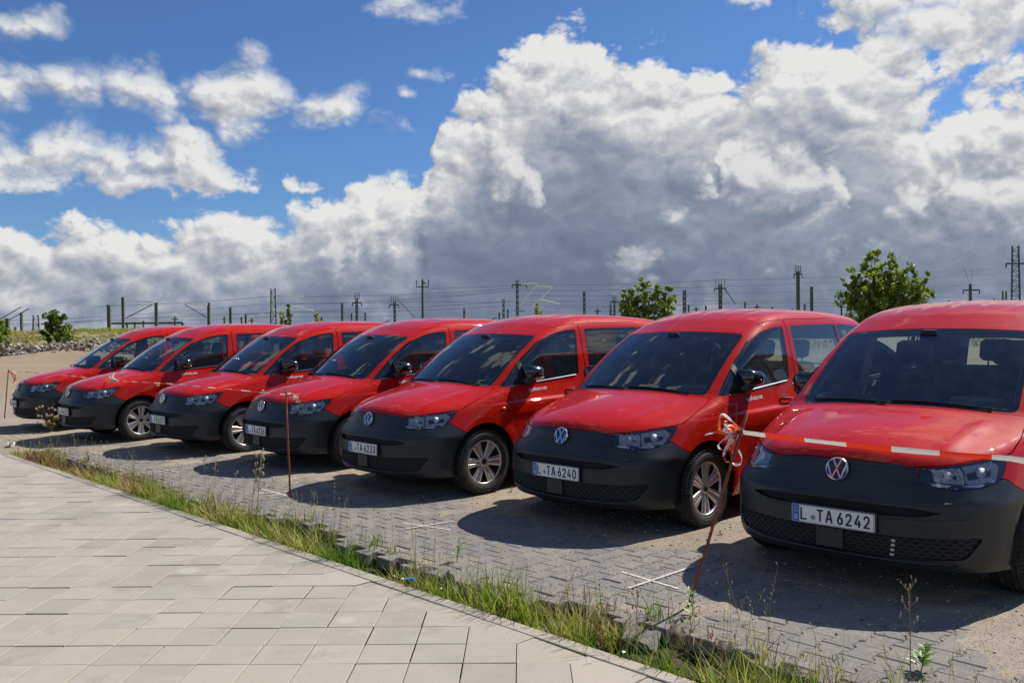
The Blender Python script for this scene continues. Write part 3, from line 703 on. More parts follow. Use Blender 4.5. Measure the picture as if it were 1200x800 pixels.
    F_ = [(i*n1+j, i*n1+(j+1) % n1, (i+1)*n1+(j+1) % n1, (i+1)*n1+j) for i in range(n2-1) for j in range(n1)]+[tuple(range(n1-1, -1, -1))]
    g.m = 1; g.raw(hv, F_)
    mr = g.obj('wing_mirror', ['dark_plastic', 'black_gloss'], root, True)
    g = MB(); back = [v+Vector((0, -.002*sg, 0)) for v in hv[-n1:]]; ctr = sum(back, Vector())/n1; g.raw([ctr+(v-ctr)*.95 for v in back], [tuple(range(n1))]); g.obj('mirror_glass', 'chrome', mr)
    g = MB(); q = solve(np.array([[1.10, .25*sg, .862]]), np.array([[0., sg, 0.]]))[0]; g.sphere((-q[0], q[1], q[2]), .022, 10, 6, (1.5, .35, .6)); g.obj('side_repeater', 'orange_plastic', root, True)
# windscreen and its black border
ws = base.clip(f_ws_r)
part('windscreen', ws.clip(lambda V, N: f_ws_r(V, N)-.028).inset(.004), 'windscreen_glass', None, 0)
wsb = ws.clip(lambda V, N: .029-f_ws_r(V, N)).inset(.003); wsb_o = part('windscreen_border', wsb, 'black_gloss', None, .012)
# sheet metal that is left over: one shell
shell = noarch.clip(neg(f_hood, 2*GAP)).clip(lambda V, N: np.where(V[:, 0] < .86, V[:, 2]-z_bump(S(V))-GAP, 1)).clip(lambda V, N: np.where((V[:, 2] < .60) & (V[:, 0] < .86), V[:, 0]-.82, 1))
for sg, _ in both:
    shell = shell.clip(neg(f_lamp(sg), .001))
    for P_ in (door_front, door_slide): shell = shell.clip(lambda V, N, P_=P_, sg=sg: np.where((V[:, 1]*sg > .4), np.maximum(-sdf(P_, V[:, 0], V[:, 2])-GAP, -(N[:, 1]*sg-.42)*.5), 1))
    shell = shell.clip(lambda V, N, sg=sg: np.where((V[:, 1]*sg > .4) & (N[:, 1]*sg > .3), -sdf(win_quart, V[:, 0], V[:, 2]), 1))
shell = shell.clip(neg(f_ws_r, .001))
tail = lambda V: np.stack([V[:, 1], V[:, 2]])
rwP = soft([(-.60, 1.18), (.60, 1.18), (.53, 1.58), (-.53, 1.58)], .05)
f_rw = lambda V, N: np.where(V[:, 0] > 4.0, sdf(rwP, V[:, 1], V[:, 2]), -1)
shell = shell.clip(neg(f_rw))
f_cwl = lambda V, N: np.where((V[:, 2] > 1.0) & (V[:, 0] < 1.3), np.minimum(f_cowl(V, N), 1), -1)
sh = part('body_shell', shell, 'red_paint')
part('cowl_panel', base.clip(f_cowl).inset(.004), 'black_matt', None, 0)
part('rear_window', base.clip(f_rw).inset(.005), 'side_glass', None, 0)
for sg, _ in both:
    tlP = soft([(sg*.72, .72), (sg*.86, .72), (sg*.80, 1.25), (sg*.70, 1.25)], .02)
    part('tail_light', base.clip(lambda V, N: np.where(V[:, 0] > 4.0, sdf(tlP, V[:, 1], V[:, 2]), -1)).inset(-.008), 'red_lens', None, .02)
part('rear_bumper', noarch.clip(lambda V, N: np.minimum(V[:, 0]-4.05, .52-V[:, 2])).inset(-.012), 'dark_plastic', None, .02)
# inner lining with the window openings left free
lin = base.clip(lambda V, N: V[:, 2]-1.17).clip(neg(f_ws_r, -.035)).clip(neg(f_rw, -.03)).clip(lambda V, N: V[:, 0]-.98)
for sg, _ in both:
    for P_ in (win_front, win_slide, win_quart): lin = lin.clip(lambda V, N, P_=P_, sg=sg: np.where((V[:, 1]*sg > .55), -sdf(P_, V[:, 0], V[:, 2])+.012, 1))
part('headlining', lin.inset(.045), 'interior_grey', None, 0)
low_ = base.clip(lambda V, N: np.minimum(1.18-V[:, 2], V[:, 0]-.02)).clip(neg(f_ws_r, -.03)).clip(lambda V, N: np.where(V[:, 0] < 1.15, 1.0-V[:, 2], 1)).clip(lambda V, N: arches(V, N)+.0).clip(lambda V, N: np.where(V[:, 0] < .9, .80-V[:, 2], 1))
for sg, _ in both:
    for P_ in (win_front, win_slide, win_quart): low_ = low_.clip(lambda V, N, P_=P_, sg=sg: np.where((V[:, 1]*sg > .55), -sdf(P_, V[:, 0], V[:, 2])+.008, 1))
low_ = low_.inset(.035)
part('inner_panels', low_, 'interior_dark', None, 0)
g = MB(); g.box((-2.24, 0, .28), (1.9, 1.66, .12)); g.box((-2.25, 0, .27), (4.1, 1.30, .06)); g.box((-.46, 0, .30), (.5, 1.20, .10)); g.box((-1.02, 0, .68), (.06, 1.4, .60)); g.box((-.35, 0, .42), (.08, 1.1, .32))
for wc in (WF, WR):
    for sg in (-1, 1):
        prof = [(AR+.012, -.02), (AR+.012, -.34), (.05, -.345)]
        V = []; F = []; k = 18
        for i in range(k+1):
            a = math.pi*(i/k*1.16-.08)
            for r_, h in prof: V.append((-wc+r_*math.cos(a), sg*(.90+h), WZ+.005+r_*math.sin(a)))
        for i in range(k):
            for q in range(2): F.append((i*3+q, i*3+3+q, i*3+4+q, i*3+1+q))
        g.raw(V, F)
g.box((-.62, 0, .27), (.9, 1.05, .05)); g.obj('underbody', 'black_matt', root)
# wipers
for (y0, y1, b1) in ((.60, -.02, 1.0), (-.05, -.62, 1.0)):
    g = MB(); ys = np.linspace(y0, y1, 9); bb = .955+.255*ys**2+.022*np.sin(np.linspace(0, math.pi*.7, 9))
    C = np.stack([bb, ys, 0*ys+.6], -1); D = np.stack([0*ys, 0*ys, 0*ys+1.], -1); P3 = solve(C, D)
    pts = [(-q[0], q[1], q[2]+.010) for q in P3]; g.tube(pts, [.009]+[.0045]*8, 6); g.tube([(p_[0]-.010, p_[1], p_[2]-.004) for p_ in pts[1:]], .004, 5); g.obj('wiper', 'black_matt', root)
# antenna
zr = fT(np.array([3.9]), np.array([0.]))[0]; g = MB(); g.sphere((-3.9, 0, zr), .045, 12, 6, (1.3, .6, .5)); g.tube([(-3.9, 0, zr+.015), (-3.98, 0, zr+.045), (-4.03, 0, zr+.06)], [.009, .007, .005], 6); g.obj('antenna', 'black_matt', root, True)
# cabin
g = MB(); g.box((-1.42, 0, .88), (.54, 1.36, .30), None, .05); g.box((-1.42, 0, 1.03), (.44, 1.30, .05), None, .022); g.box((-1.52, .37, 1.10), (.16, .34, .08), None, .03); g.box((-1.56, 0, .82), (.3, .34, .4), None, .04); g.obj('dashboard', 'dash_plastic', root)
g = MB(); cw = Vector((-1.74, .37, 1.03)); n = Vector((-.9, 0, .42)).normalized(); u = Vector((0, 1, 0)); v = n.cross(u)
ringp = [cw+(u*math.cos(a)+v*math.sin(a))*.185 for a in [2*math.pi*i/28 for i in range(29)]]; g.tube(ringp, .015, 7, False); g.tube([cw, cw-n*.2], .03, 8)
for a in (0, math.pi, -math.pi/2): g.tube([cw, cw+(u*math.cos(a)+v*math.sin(a))*.18], .017, 6)
g.sphere(cw, .06, 10, 6, (.6, 1, 1)); g.obj('steering_wheel', 'interior_dark', root, True)
def seat(x, y, w=.5):
    g = MB(); g.box((x, y, .66), (.52, w, .16), None, .05)
    rot = Matrix.Rotation(R(-14), 3, 'Y'); g.box((x-.28, y, 1.0), (.14, w*.96, .62), rot, .06); s_ = g.obj('seat', 'seat_fabric', root)
    for hy in ([y] if w < .7 else [y-w*.32, y, y+w*.32]):
        g = MB(); g.box((x-.385, hy, 1.44), (.10, .25, .19), rot, .045); g.tube([(x-.365, hy-.06, 1.26), (x-.38, hy-.06, 1.40)], .007, 5); g.tube([(x-.365, hy+.06, 1.26), (x-.38, hy+.06, 1.40)], .007, 5); g.obj('headrest', 'seat_fabric', s_)
seat(-1.98, .37); seat(-1.98, -.37); seat(-2.95, 0, 1.25)
g = MB(); g.box((-1.79, 0, 1.55), (.03, .22, .07), None, .015); g.tube([(-1.76, 0, 1.56), (-1.70, 0, 1.60)], .012, 6); g.box((-1.69, 0, 1.585), (.10, .12, .05), Matrix.Rotation(R(-30), 3, 'Y'), .015); g.obj('rear_view_mirror', 'interior_dark', root)
# round sticker low in the right-hand corner of the screen
P3 = solve(np.array([[1.115, -.60, .7]]), np.array([[0., 0, 1.]])); q = P3[0]-grad(P3)[0]*.012; n_ = grad(P3)[0]; n_ = Vector((-n_[0], n_[1], n_[2])); u_ = Vector((0, 1, 0)); u_ = (u_-n_*u_.dot(n_)).normalized(); v_ = n_.cross(u_)
g = MB(); o_ = Vector((-q[0], q[1], q[2])); g.prism(disc(.040, 20), .0015, (o_, u_, v_, n_)); g.m = 1; g.prism([(-.02, -.004), (.02, -.004), (.02, .01), (-.02, .01)], .001, (o_+n_*.0017, u_, v_, n_)); g.obj('emission_sticker', ['sticker_green', 'white_vinyl'], root)
# wheels
def wheel_meshes():
    t = MB(); w2 = .105
    prof = [(.215, -w2+.012), (.235, -w2), (.275, -w2-.006), (.305, -w2+.004), (.322, -w2+.018), (.329, -w2+.038)]
    for q in (-.055, -.018, .018, .055): prof += [(.331, q-.005), (.322, q-.0045), (.322, q+.0045), (.331, q+.005)]
    prof += [(.329, w2-.038), (.322, w2-.018), (.305, w2-.004), (.292, w2+.003), (.288, w2+.006), (.26, w2+.006), (.255, w2+.003), (.24, w2), (.229, w2-.012)]
    t.lathe(prof, 56)
    for k in range(72):                                               # shoulder blocks
        a = 2*math.pi*k/72
        for sg in (-1, 1):
            c = Vector((.3215*math.cos(a), sg*.089, .3215*math.sin(a))); r_ = Matrix.Rotation(-a, 3, 'Y'); t.box(c, (.014, .03, .017), r_ @ Matrix.Rotation(sg*.25, 3, 'Z'))
    tyre = t.mesh('tyre', 'tyre_rubber', False)
    h = MB(); h.m = 0
    h.lathe([(.229, .080), (.227, .092), (.219, .096), (.211, .090), (.209, .070)], 56)      # outer ring
    ns = 6
    for k in range(ns):
        a0 = 2*math.pi*(k+.25)/ns
        for sgn in (-1, 1):                                           # each broad spoke is a pair with a groove between
            V = []
            for rr, ho, hi, yo in ((.040, .030, .003, .078), (.10, .040, .006, .083), (.17, .052, .008, .088), (.213, .060, .010, .088)):
                for off_, yy in ((hi, yo-.008), (hi+.003, yo), (ho-.005, yo-.002), (ho, yo-.016)):
                    x_, z_ = rr, off_*sgn; V.append((x_*math.cos(a0)-z_*math.sin(a0), yy, x_*math.sin(a0)+z_*math.cos(a0)))
            F = [(i*4+j, i*4+j+1, i*4+5+j, i*4+4+j) for i in range(3) for j in range(3)]
            h.raw(V, F)
            V2 = []
            for rr, hi, yo in ((.040, .004, .070), (.213, .011, .080)): V2 += [(rr*math.cos(a0)-s_*hi*math.sin(a0), yo, rr*math.sin(a0)+s_*hi*math.cos(a0)) for s_ in (-1, 1)]
            if sgn == 1: h.raw(V2, [(0, 1, 3, 2)])
    h.lathe([(.0, .080), (.030, .084), (.046, .080), (.052, .070)], 24)
    h.m = 1; h.lathe([(.0, .088), (.026, .088), (.030, .084)], 24); h.lathe([(.0, .020), (.14, .025), (.210, .055), (.228, .075)], 40)
    for k in range(5): a = 2*math.pi*k/5; h.tube([(.05*math.cos(a), .05, .05*math.sin(a)), (.05*math.cos(a), .072, .05*math.sin(a))], .009, 6)
    h.m = 0; h.lathe([(.228, .0), (.229, -.08)], 40)
    return tyre, h.mesh('rim', ['wheel_silver', 'black_matt'], True)
tyre_m, rim_m = wheel_meshes()
for wc in (WF, WR):
    for sg in (-1, 1):
        w = empty('wheel', (-wc, sg*.80, WZ), 0 if sg > 0 else math.pi); w.parent = root; w.empty_display_size = .05
        w.rotation_euler = (0, R(13 if wc < 2 else 40), 0 if sg > 0 else math.pi)
        ob('tyre', tyre_m, w); ob('rim', rim_m, w)
# web address lettering on the front doors
def text_mesh(txt, size, mat, name, ext=.001, align='LEFT'):
    cu = bpy.data.curves.new('lettering', 'FONT'); cu.body = txt; cu.size = size; cu.extrude = ext; cu.align_x = align
    t_ = bpy.data.objects.new('lettering', cu); COL.objects.link(t_); bpy.context.view_layer.update()
    q = bpy.data.meshes.new_from_object(t_.evaluated_get(bpy.context.evaluated_depsgraph_get())); q.name = name
    bpy.data.objects.remove(t_); bpy.data.curves.remove(cu); q.materials.clear(); q.materials.append(MATS[mat]); return q
tm = text_mesh('teilAuto.net', .057, 'white_vinyl', 'door_lettering')
co = np.empty(len(tm.vertices)*3, np.float32); tm.vertices.foreach_get('co', co); co = co.reshape(-1, 3)
tw = co[:, 0].max()
for sg in (-1, 1):
    c2 = co.copy(); bb_ = (1.50+c2[:, 0]) if sg > 0 else (1.50+tw-c2[:, 0]); zz_ = 1.012+c2[:, 1]+(bb_-1.5)*.05
    P3 = solve(np.stack([bb_, 0*bb_+.25*sg, zz_], -1), np.stack([0*bb_, 0*bb_+sg, 0*bb_], -1)); P3 = P3+grad(P3)*(.002+c2[:, 2:3]*.5)
    tq = tm.copy(); tq.vertices.foreach_set('co', (P3*np.array([-1, 1, 1])).astype(np.float32).ravel()); tq.update()
    dr = [c for c in root.children if c.name.startswith('front_door')][0 if sg < 0 else 1]
    ob('door_lettering', tq, dr)
# number plates: pressed plate with single-stroke characters
GL = {'L': [[(0, 1), (0, 0), (1, 0)]], 'T': [[(0, 1), (1, 1)], [(.5, 1), (.5, 0)]], 'A': [[(0, 0), (.42, 1), (.58, 1), (1, 0)], [(.17, .3), (.83, .3)]],
      '0': [[(.5, 1), (.15, .93), (0, .72), (0, .28), (.15, .07), (.5, 0), (.85, .07), (1, .28), (1, .72), (.85, .93), (.5, 1)]],
      '2': [[(0, .74), (.1, .93), (.45, 1), (.82, .93), (.93, .72), (.8, .5), (0, 0), (1, 0)]],
      '3': [[(0, .84), (.2, .97), (.55, 1), (.88, .9), (.92, .72), (.8, .57), (.4, .53)], [(.4, .53), (.85, .47), (1, .28), (.88, .08), (.5, 0), (.12, .05), (0, .2)]],
      '4': [[(.62, 1), (0, .3), (0, .24), (1, .24)], [(.74, .52), (.74, 0)]],
      '6': [[(.68, 1), (.12, .5), (0, .28), (.14, .07), (.5, 0), (.86, .07), (1, .28), (.86, .5), (.5, .56), (.16, .5)]],
      '7': [[(0, 1), (1, 1), (.35, 0)]], '1': [[(.1, .78), (.6, 1), (.6, 0)]], '5': [[(.95, 1), (.12, 1), (.05, .55), (.5, .62), (.9, .52), (1, .3), (.85, .07), (.45, 0), (.05, .1)]]}
def stroke(mb, pts, w, O, ex, ez, en, h):
    for (x0, y0), (x1, y1) in zip(pts[:-1], pts[1:]):
        a, b_ = Vector((x0, y0)), Vector((x1, y1)); d = (b_-a).normalized(); a = a-d*w*.35; b_ = b_+d*w*.35; s_ = Vector((-d.y, d.x))*w/2
        mb.prism([tuple(a+s_), tuple(a-s_), tuple(b_-s_), tuple(b_+s_)], h, (O, ex, ez, en))
def plate(text):
    g = MB(); en = Vector((1, 0, 0)); ex = Vector((0, 1, 0)); ez = Vector((0, 0, 1)); O = Vector((.020, 0, .479))
    g.prism([tuple(p_) for p_ in soft([(-.26, -.055), (.26, -.055), (.26, .055), (-.26, .055)], .008, 3)], .003, (O, ex, ez, en)); 
    po = g.obj('number_plate', 'white_plate', None)
    e = MB(); e.m = 0
    for x0, x1, z0, z1 in ((-.2565, .2565, .0505, .0525), (-.2565, .2565, -.0525, -.0505), (-.2565, -.2545, -.0505, .0505), (.2545, .2565, -.0505, .0505)): e.prism([(x0, z0), (x1, z0), (x1, z1), (x0, z1)], .0014, (O+en*.003, ex, ez, en))
    H = .076; slots = [(-.203, .040), (-.139, .036), (-.095, .040), (-.040, .044), (.032, .038), (.085, .040), (.140, .040), (.194, .040)]
    k = disc(.0185, 18); x = -.139
    e.m = 1; e.prism([(x+.0185+a, -.016+b_) for a, b_ in k], .0012, (O+en*.003, ex, ez, en)); e.m = 2; e.prism([(x+.0185+a*.55, -.016+b_*.55) for a, b_ in k], .0018, (O+en*.003, ex, ez, en)); e.m = 0
    for (x, w), ch in zip([slots[0]]+slots[2:], text):
        for s_ in GL[ch]: stroke(e, [(x+.005+a*(w-.010), -H/2+.005+b_*(H-.010)) for a, b_ in s_], .0108, O+en*.003, ex, ez, en, .0016)
    e.obj('plate_lettering', ['plate_black', 'seal_silver', 'seal_dark'], po)
    e = MB(); e.prism([(-.2545, -.0505), (-.2105, -.0505), (-.2105, .0505), (-.2545, .0505)], .0012, (O+en*.003, ex, ez, en)); e.m = 1
    c = Vector((-.2325, .021))
    for k in range(12): a = 2*math.pi*k/12; e.prism([(c.x+.0135*math.cos(a)+.0024*math.cos(q), c.y+.0135*math.sin(a)+.0024*math.sin(q)) for q in (0, 1.57, 3.14, 4.71)], .0012, (O+en*.0042, ex, ez, en))
    e.m = 2
    for s_ in ([[(-.2405, -.036), (-.2405, -.014), (-.230, -.014), (-.2255, -.019), (-.2255, -.031), (-.230, -.036), (-.2405, -.036)]]): stroke(e, s_, .0042, O+en*.0036, ex, ez, en, .0012)
    e.obj('euro_band', ['plate_blue', 'sticker_gold', 'white_vinyl'], po)
    return po
pmat('seal_dark', (.16, .15, .07), .4)
pmat('sticker_gold', (.8, .6, .05), .4)
def copy_tree(o, parent=None):
    c = o.copy(); COL.objects.link(c)
    if parent is not None: c.parent = parent
    for ch in list(o.children): copy_tree(ch, c)
    return c
VANS = [(-8.958, 15.384, -139.46, 'LTA6234', 'smallest, farthest red van at the left end of the row'),
        (-7.095, 13.533, -135.67, 'LTA6232', 'red van second from the left, white tape knot lying over its bonnet'),
        (-4.976, 12.02, -135.7, 'LTA6237', 'red van third from the left, thin barrier tape crossing its nose'),
        (-3.148, 10.526, -136.7, 'LTA6236', 'red van in the middle of the row, behind the upright rusty stake'),
        (-1.524, 8.742, -136.85, 'LTA6233', 'third red van from the right, number plate ending 6233'),
        (.363, 7.122, -136.17, 'LTA6240', 'second red van from the right, number plate ending 6240'),
        (1.966, 5.254, -134.70, 'LTA6242', 'nearest, largest red van at the right edge, number plate ending 6242')]
for i, (x, y, a, tx, lab) in enumerate(VANS):
    v_ = root if i == 0 else copy_tree(root)
    VAN[i] = v_
for i, (x, y, a, tx, lab) in enumerate(VANS):
    v_ = VAN[i]; v_.location = (x, y, 0.0); v_.rotation_euler = (0, 0, R(a))
    tag(v_, lab, 'van', 'red vans parked side by side in a row')
    q = plate(tx); q.parent = v_
    st_a = R([2.5, -1.5, 0, 3, -2, 1.0, 0][i]); sp_ = i*.53
    for wh in [c for c in v_.children if c.name.startswith('wheel')]:      # every van stopped with its wheels turned a little differently
        fr_ = wh.location.x > -2; wh.rotation_euler = (0, .22+(sp_ if fr_ else sp_*1.7+.5), (0 if wh.location.y > 0 else math.pi)+(st_a if fr_ else 0))
    if i == 6:
        g = MB()
        for k in range(4): g.box((-.04, .335+.003*k, .30+.028*k), (.02, .022, .016), None, .003)
        g.obj('grille_blocks', 'seal_silver', [c for c in v_.children if c.name.startswith('front_bumper')][0])  # stack of small silver blocks in the lower grille

# ------------------------------------------------------------------ ground frame: t runs along the kerb, s across it towards the vans
KD = np.array([7.782, -7.966]); KD /= np.linalg.norm(KD); KN = np.array([-KD[1], KD[0]]); KC = float(KN @ np.array([.649, 4.156]))
def st(x, y): return KN[0]*x+KN[1]*y-KC, KD[0]*x+KD[1]*y
def xy(s, t): return KN[0]*(s+KC)+KD[0]*t, KN[1]*(s+KC)+KD[1]*t
_lat = rng.random((64, 64))
def vnoise(x, y, f, o=(0, 0)):
    x = np.asarray(x)*f+o[0]; y = np.asarray(y)*f+o[1]; xi = np.floor(x).astype(int); yi = np.floor(y).astype(int); fx = x-xi; fy = y-yi; fx = fx*fx*(3-2*fx); fy = fy*fy*(3-2*fy)
    g_ = lambda a, b_: _lat[a % 64, b_ % 64]
    return (g_(xi, yi)*(1-fx)+g_(xi+1, yi)*fx)*(1-fy)+(g_(xi, yi+1)*(1-fx)+g_(xi+1, yi+1)*fx)*fy
def fbm(x, y, f, n=4, o=0):
    r_ = 0; a = .5; tot = 0
    for k in range(n): r_ = r_+a*vnoise(x, y, f*2**k, (o+7.3*k, o*2+3.1*k)); tot += a; a *= .55
    return r_/tot
def s_edge(t): return .33+.20*(fbm(t, t*0, .9, 2, 5)-.5)+.06*np.sin(t*1.7)
TEND = float(KD @ np.array([-7.10, 12.12]))                             # far end of the kerb
def hsand(x, y):
    s, t = st(x, y); n = fbm(x, y, .9, 4, 2)
    lim = 1.85-.25*np.clip((-t-9)/4, 0, 1)
    z = -.0065+.0205*np.clip((s-lim+(n-.5)*1.9)/.55, 0, 1)
    z = np.maximum(z, -.0065+.022*np.clip((fbm(x, y, 1.6, 3, 9)-.60)/.10, 0, 1)*np.clip((s-.6)/.4, 0, 1))
    z = np.maximum(z, -.0065+.034*np.clip(((x-2.55)*1.2+(4.6-y)*.4+(n-.5)*1.8)/.5, 0, 1)*(s > .7))
    return z+.007*(fbm(x, y, 5, 3, 4)-.5)+.003*(fbm(x, y, 25, 2, 1)-.5)
def hground(x, y):
    s, t = st(x, y)
    z = hsand(x, y)+.05*(fbm(x, y, .25, 3, 8)-.5)*np.clip((np.hypot(x+3, y-10)-9)/10, 0, 1)
    se = s_edge(t)
    trench = -.13+.05*fbm(x, y, 3, 3, 6)
    z = np.where(s < se+.10+.05*fbm(x, y, 4, 2, 5), trench, z)
    z = np.where((s < .02) & (t > TEND-.1), -.11, z)
    z = np.where((t < TEND-.35) & (s < se+.2), -.03+.05*(fbm(x, y, 2.2, 3, 3)-.3), z)
    # bank with a spoil heap in front of it, about seventy metres off
    far = np.clip((y-71-6*(fbm(x, y*0, .05, 2, 1)-.5))/11, 0, 1); far = far*far*(3-2*far)
    z = z+far*(2.25+.5*(fbm(x, y, .12, 3, 2)-.5)-.010*np.clip(x+35, 0, 60))
    z = z+.75*np.exp(-(((x+35.5)/5.5)**2+((y-69.0)/2.6)**2))*(.8+.5*fbm(x, y, .8, 3, 3))
    return z
def axis(a, b_, d, lo, hi, g_=1.16):
    c = list(np.arange(a, b_+1e-6, d)); q = d; v = c[-1]; L = []
    while v < hi: q *= g_; v += q; L.append(v)
    q = d; v = c[0]; M_ = []
    while v > lo: q *= g_; v -= q; M_.append(v)
    return np.array(M_[::-1]+c+L)
gx = axis(-9.6, 3.6, .04, -2500, 2500, 1.13); gy_ = axis(2.9, 14.5, .04, -600, 4000, 1.13)
gy_ = np.unique(np.concatenate([gy_[(gy_ < 62) | (gy_ > 96)], np.arange(62, 96, 1.4)])); gx = np.unique(np.concatenate([gx[(gx < -60) | (gx > -14)], np.arange(-60, -14, 1.2)]))
X, Y = np.meshgrid(gx, gy_, indexing='ij'); Z = hground(X, Y); n_, m_ = X.shape; idx = np.arange(n_*m_).reshape(n_, m_)
q = np.stack([idx[:-1, :-1], idx[1:, :-1], idx[1:, 1:], idx[:-1, 1:]], -1).reshape(-1, 4)
def b_ground(t, b):
    p = gp(t); sp = t.n.new('ShaderNodeSeparateXYZ'); t.lk(p, sp.inputs[0])
    n = t.noise(p, .55, 6, .62); f = t.noise(p, 9, 6, .7); vf = t.noise(p, 70, 3, .7)
    sand = t.ramp(t.add(t.mul(n, .55), t.mul(f, .45)), [(.30, (.150, .126, .095)), (.5, (.29, .245, .180)), (.68, (.43, .37, .28))])
    far = t.maprange(sp.outputs[1], 16, 30); sand = t.mix(far, sand, t.ramp(t.noise(p, .12, 5, .6), [(.35, (.23, .160, .094)), (.65, (.33, .238, .145))]))
    pebb = t.vor(p, 42, 'F1', out='Distance'); pc = t.vor(p, 42, 'F1', out='Color')
    sand = t.mix(t.mul(t.maprange(pebb, .34, .22), .8), sand, t.mix(pc, (.11, .095, .085), (.44, .39, .32)))
    grit = t.vor(p, 150, 'F1', out='Color'); sand = t.mix(.32, sand, t.mix(grit, (.08, .065, .05), (.50, .43, .33)))
    soil = t.mix(t.maprange(f, .35, .65), (.028, .022, .015), (.085, .063, .040))
    c = t.mix(t.maprange(sp.outputs[2], -.030, -.055), sand, soil)
    grass = t.mix(t.maprange(t.noise(p, .9, 5, .65), .38, .62), (.11, .115, .035), (.29, .255, .125))
    gm = t.mul(t.maprange(t.add(sp.outputs[2], t.mul(t.sub(n, .5), 1.2)), .75, 1.2), t.maprange(sp.outputs[1], 70, 73))
    c = t.mix(gm, c, grass); t.lk(c, b.inputs['Base Color']); b.inputs['Roughness'].default_value = .95; b.inputs['Specular IOR Level'].default_value = .15
    h = t.add(t.add(t.mul(f, .4), t.mul(vf, .25)), t.mul(t.maprange(pebb, .35, .1), .55)); t.lk(t.bump(h, .85, .012), b.inputs['Normal'])
pmat('sandy_ground', rough=.95, build=b_ground)
tag(ob('ground', me('ground', np.stack([X, Y, Z], -1).reshape(-1, 3), q, 'sandy_ground', True)), kind='structure')

def tone_attr(mesh, vals):
    a = mesh.attributes.new('tone', 'FLOAT', 'FACE'); a.data.foreach_set('value', np.asarray(vals, np.float32))
def rnd(t):
    o_ = t.n.new('ShaderNodeObjectInfo').outputs['Random']; return t.math('FRACT', t.add(o_, t.attr('tone', 'Fac')))
# ------------------------------------------------------------------ pale slab pavement, laid at 45 degrees to the kerb with mitred edge slabs
def b_slab(t, b):
    p = gp(t); r_ = rnd(t)
    base_ = t.ramp(r_, [(0, (.335, .298, .233)), (.25, (.375, .333, .263)), (.5, (.40, .348, .267)), (.72, (.355, .322, .264)), (.86, (.43, .375, .292)), (1, (.335, .308, .258))])
    st_ = t.noise(t.vm('ADD', p, t.vm('SCALE', t.attr('none', 'Vector'), 0)), 3.6, 5, .6, 1.5)
    c = t.mix(t.maprange(st_, .50, .72, 0, .55), base_, (.42, .37, .30)); c = t.mix(t.maprange(t.noise(p, 1.1, 5, .65), .48, .75, 0, .40), c, (.20, .168, .128))
    c = t.mix(.20, c, t.mix(t.vor(p, 330, 'F1', out='Color'), (.12, .105, .09), (.46, .41, .35)))
    spk = t.vor(p, 26, 'F1'); c = t.mix(t.mul(t.maprange(spk, .06, .02), .75), c, (.09, .075, .055)); c = t.mix(t.mul(t.maprange(t.noise(p, 2.6, 7, .75), .56, .66), .28), c, (.17, .145, .11)); drp = t.vor(t.vm('ADD', p, (3.3, 1.2, 0)), 1.3, 'F1'); c = t.mix(t.mul(t.maprange(drp, .13, .07), .30), c, (.55, .52, .45))
    c = t.mix(t.mul(t.maprange(t.noise(p, 14, 4, .7), .60, .72), .30), c, (.20, .17, .13))
    t.lk(c, b.inputs['Base Color']); t.lk(t.maprange(st_, .4, .7, .62, .82), b.inputs['Roughness']); b.inputs['Specular IOR Level'].default_value = .3
    t.lk(t.bump(t.add(t.noise(p, 260, 3, .6), t.mul(t.noise(p, 30, 3, .6), .4)), .35, .0022), b.inputs['Normal'])
pmat('slab_concrete', rough=.75, build=b_slab)
def b_bed(t, b):
    p = gp(t); t.lk(t.mix(t.noise(p, 6, 5, .7), (.04, .034, .026), (.24, .205, .15)), b.inputs['Base Color'])
pmat('joint_sand', rough=.95, build=b_bed)
def slab_mesh(poly, th, ch, gapw):
    """stone with a bevelled upper edge; poly is shrunk by half the joint"""
    P = [Vector(p) for p in poly]; n = len(P); c = sum(P, Vector((0, 0)))/n
    def inset_(d):
        out = []
        for i in range(n):
            a, b_, c_ = P[i-1], P[i], P[(i+1) % n]; e1 = (b_-a).normalized(); e2 = (c_-b_).normalized(); n1 = Vector((-e1.y, e1.x)); n2 = Vector((-e2.y, e2.x)); k = n1+n2; q = k/max(k.dot(n1), .3)
            out.append(b_+q*d)
        return out
    A = inset_(gapw); B = inset_(gapw+ch); V = [(p.x, p.y, -th) for p in A]+[(p.x, p.y, -ch*.8) for p in A]+[(p.x, p.y, 0) for p in B]
    F = [tuple(range(2*n, 3*n))]
    for i in range(n): j = (i+1) % n; F += [(i, j, n+j, n+i), (n+i, n+j, 2*n+j, 2*n+i)]
    return V, F
PT = .2650; th0 = math.atan2(KD[1], KD[0])+math.pi/4; E1 = np.array([math.cos(th0), math.sin(th0)]); E2 = np.array([-E1[1], E1[0]])
s0, t0 = st(-.778, 5.28); OX, OY = xy(s0, t0)
SB = -s0                                                              # distance from the zigzag corners to the kerb's outer line
KW = .098; kin = SB-KW-.004
pave = empty('pavement'); tag(pave, kind='structure')
sqV, sqF = slab_mesh([(0, 0), (PT, 0), (PT, PT), (0, PT)], .06, .003, .0028)
hn = kin/math.sqrt(2)
bish = [(0, 0), (PT, 0), (PT+hn, hn), (hn, PT+hn), (0, PT)]
biV, biF = slab_mesh(bish, .06, .0025, .0022)
def place(V, c, ex, ey, z=0, tilt=(0, 0)):
    V = np.array(V); return np.stack([c[0]+V[:, 0]*ex[0]+V[:, 1]*ey[0], c[1]+V[:, 0]*ex[1]+V[:, 1]*ey[1], V[:, 2]+z+V[:, 0]*tilt[0]+V[:, 1]*tilt[1]], -1)
cells = []
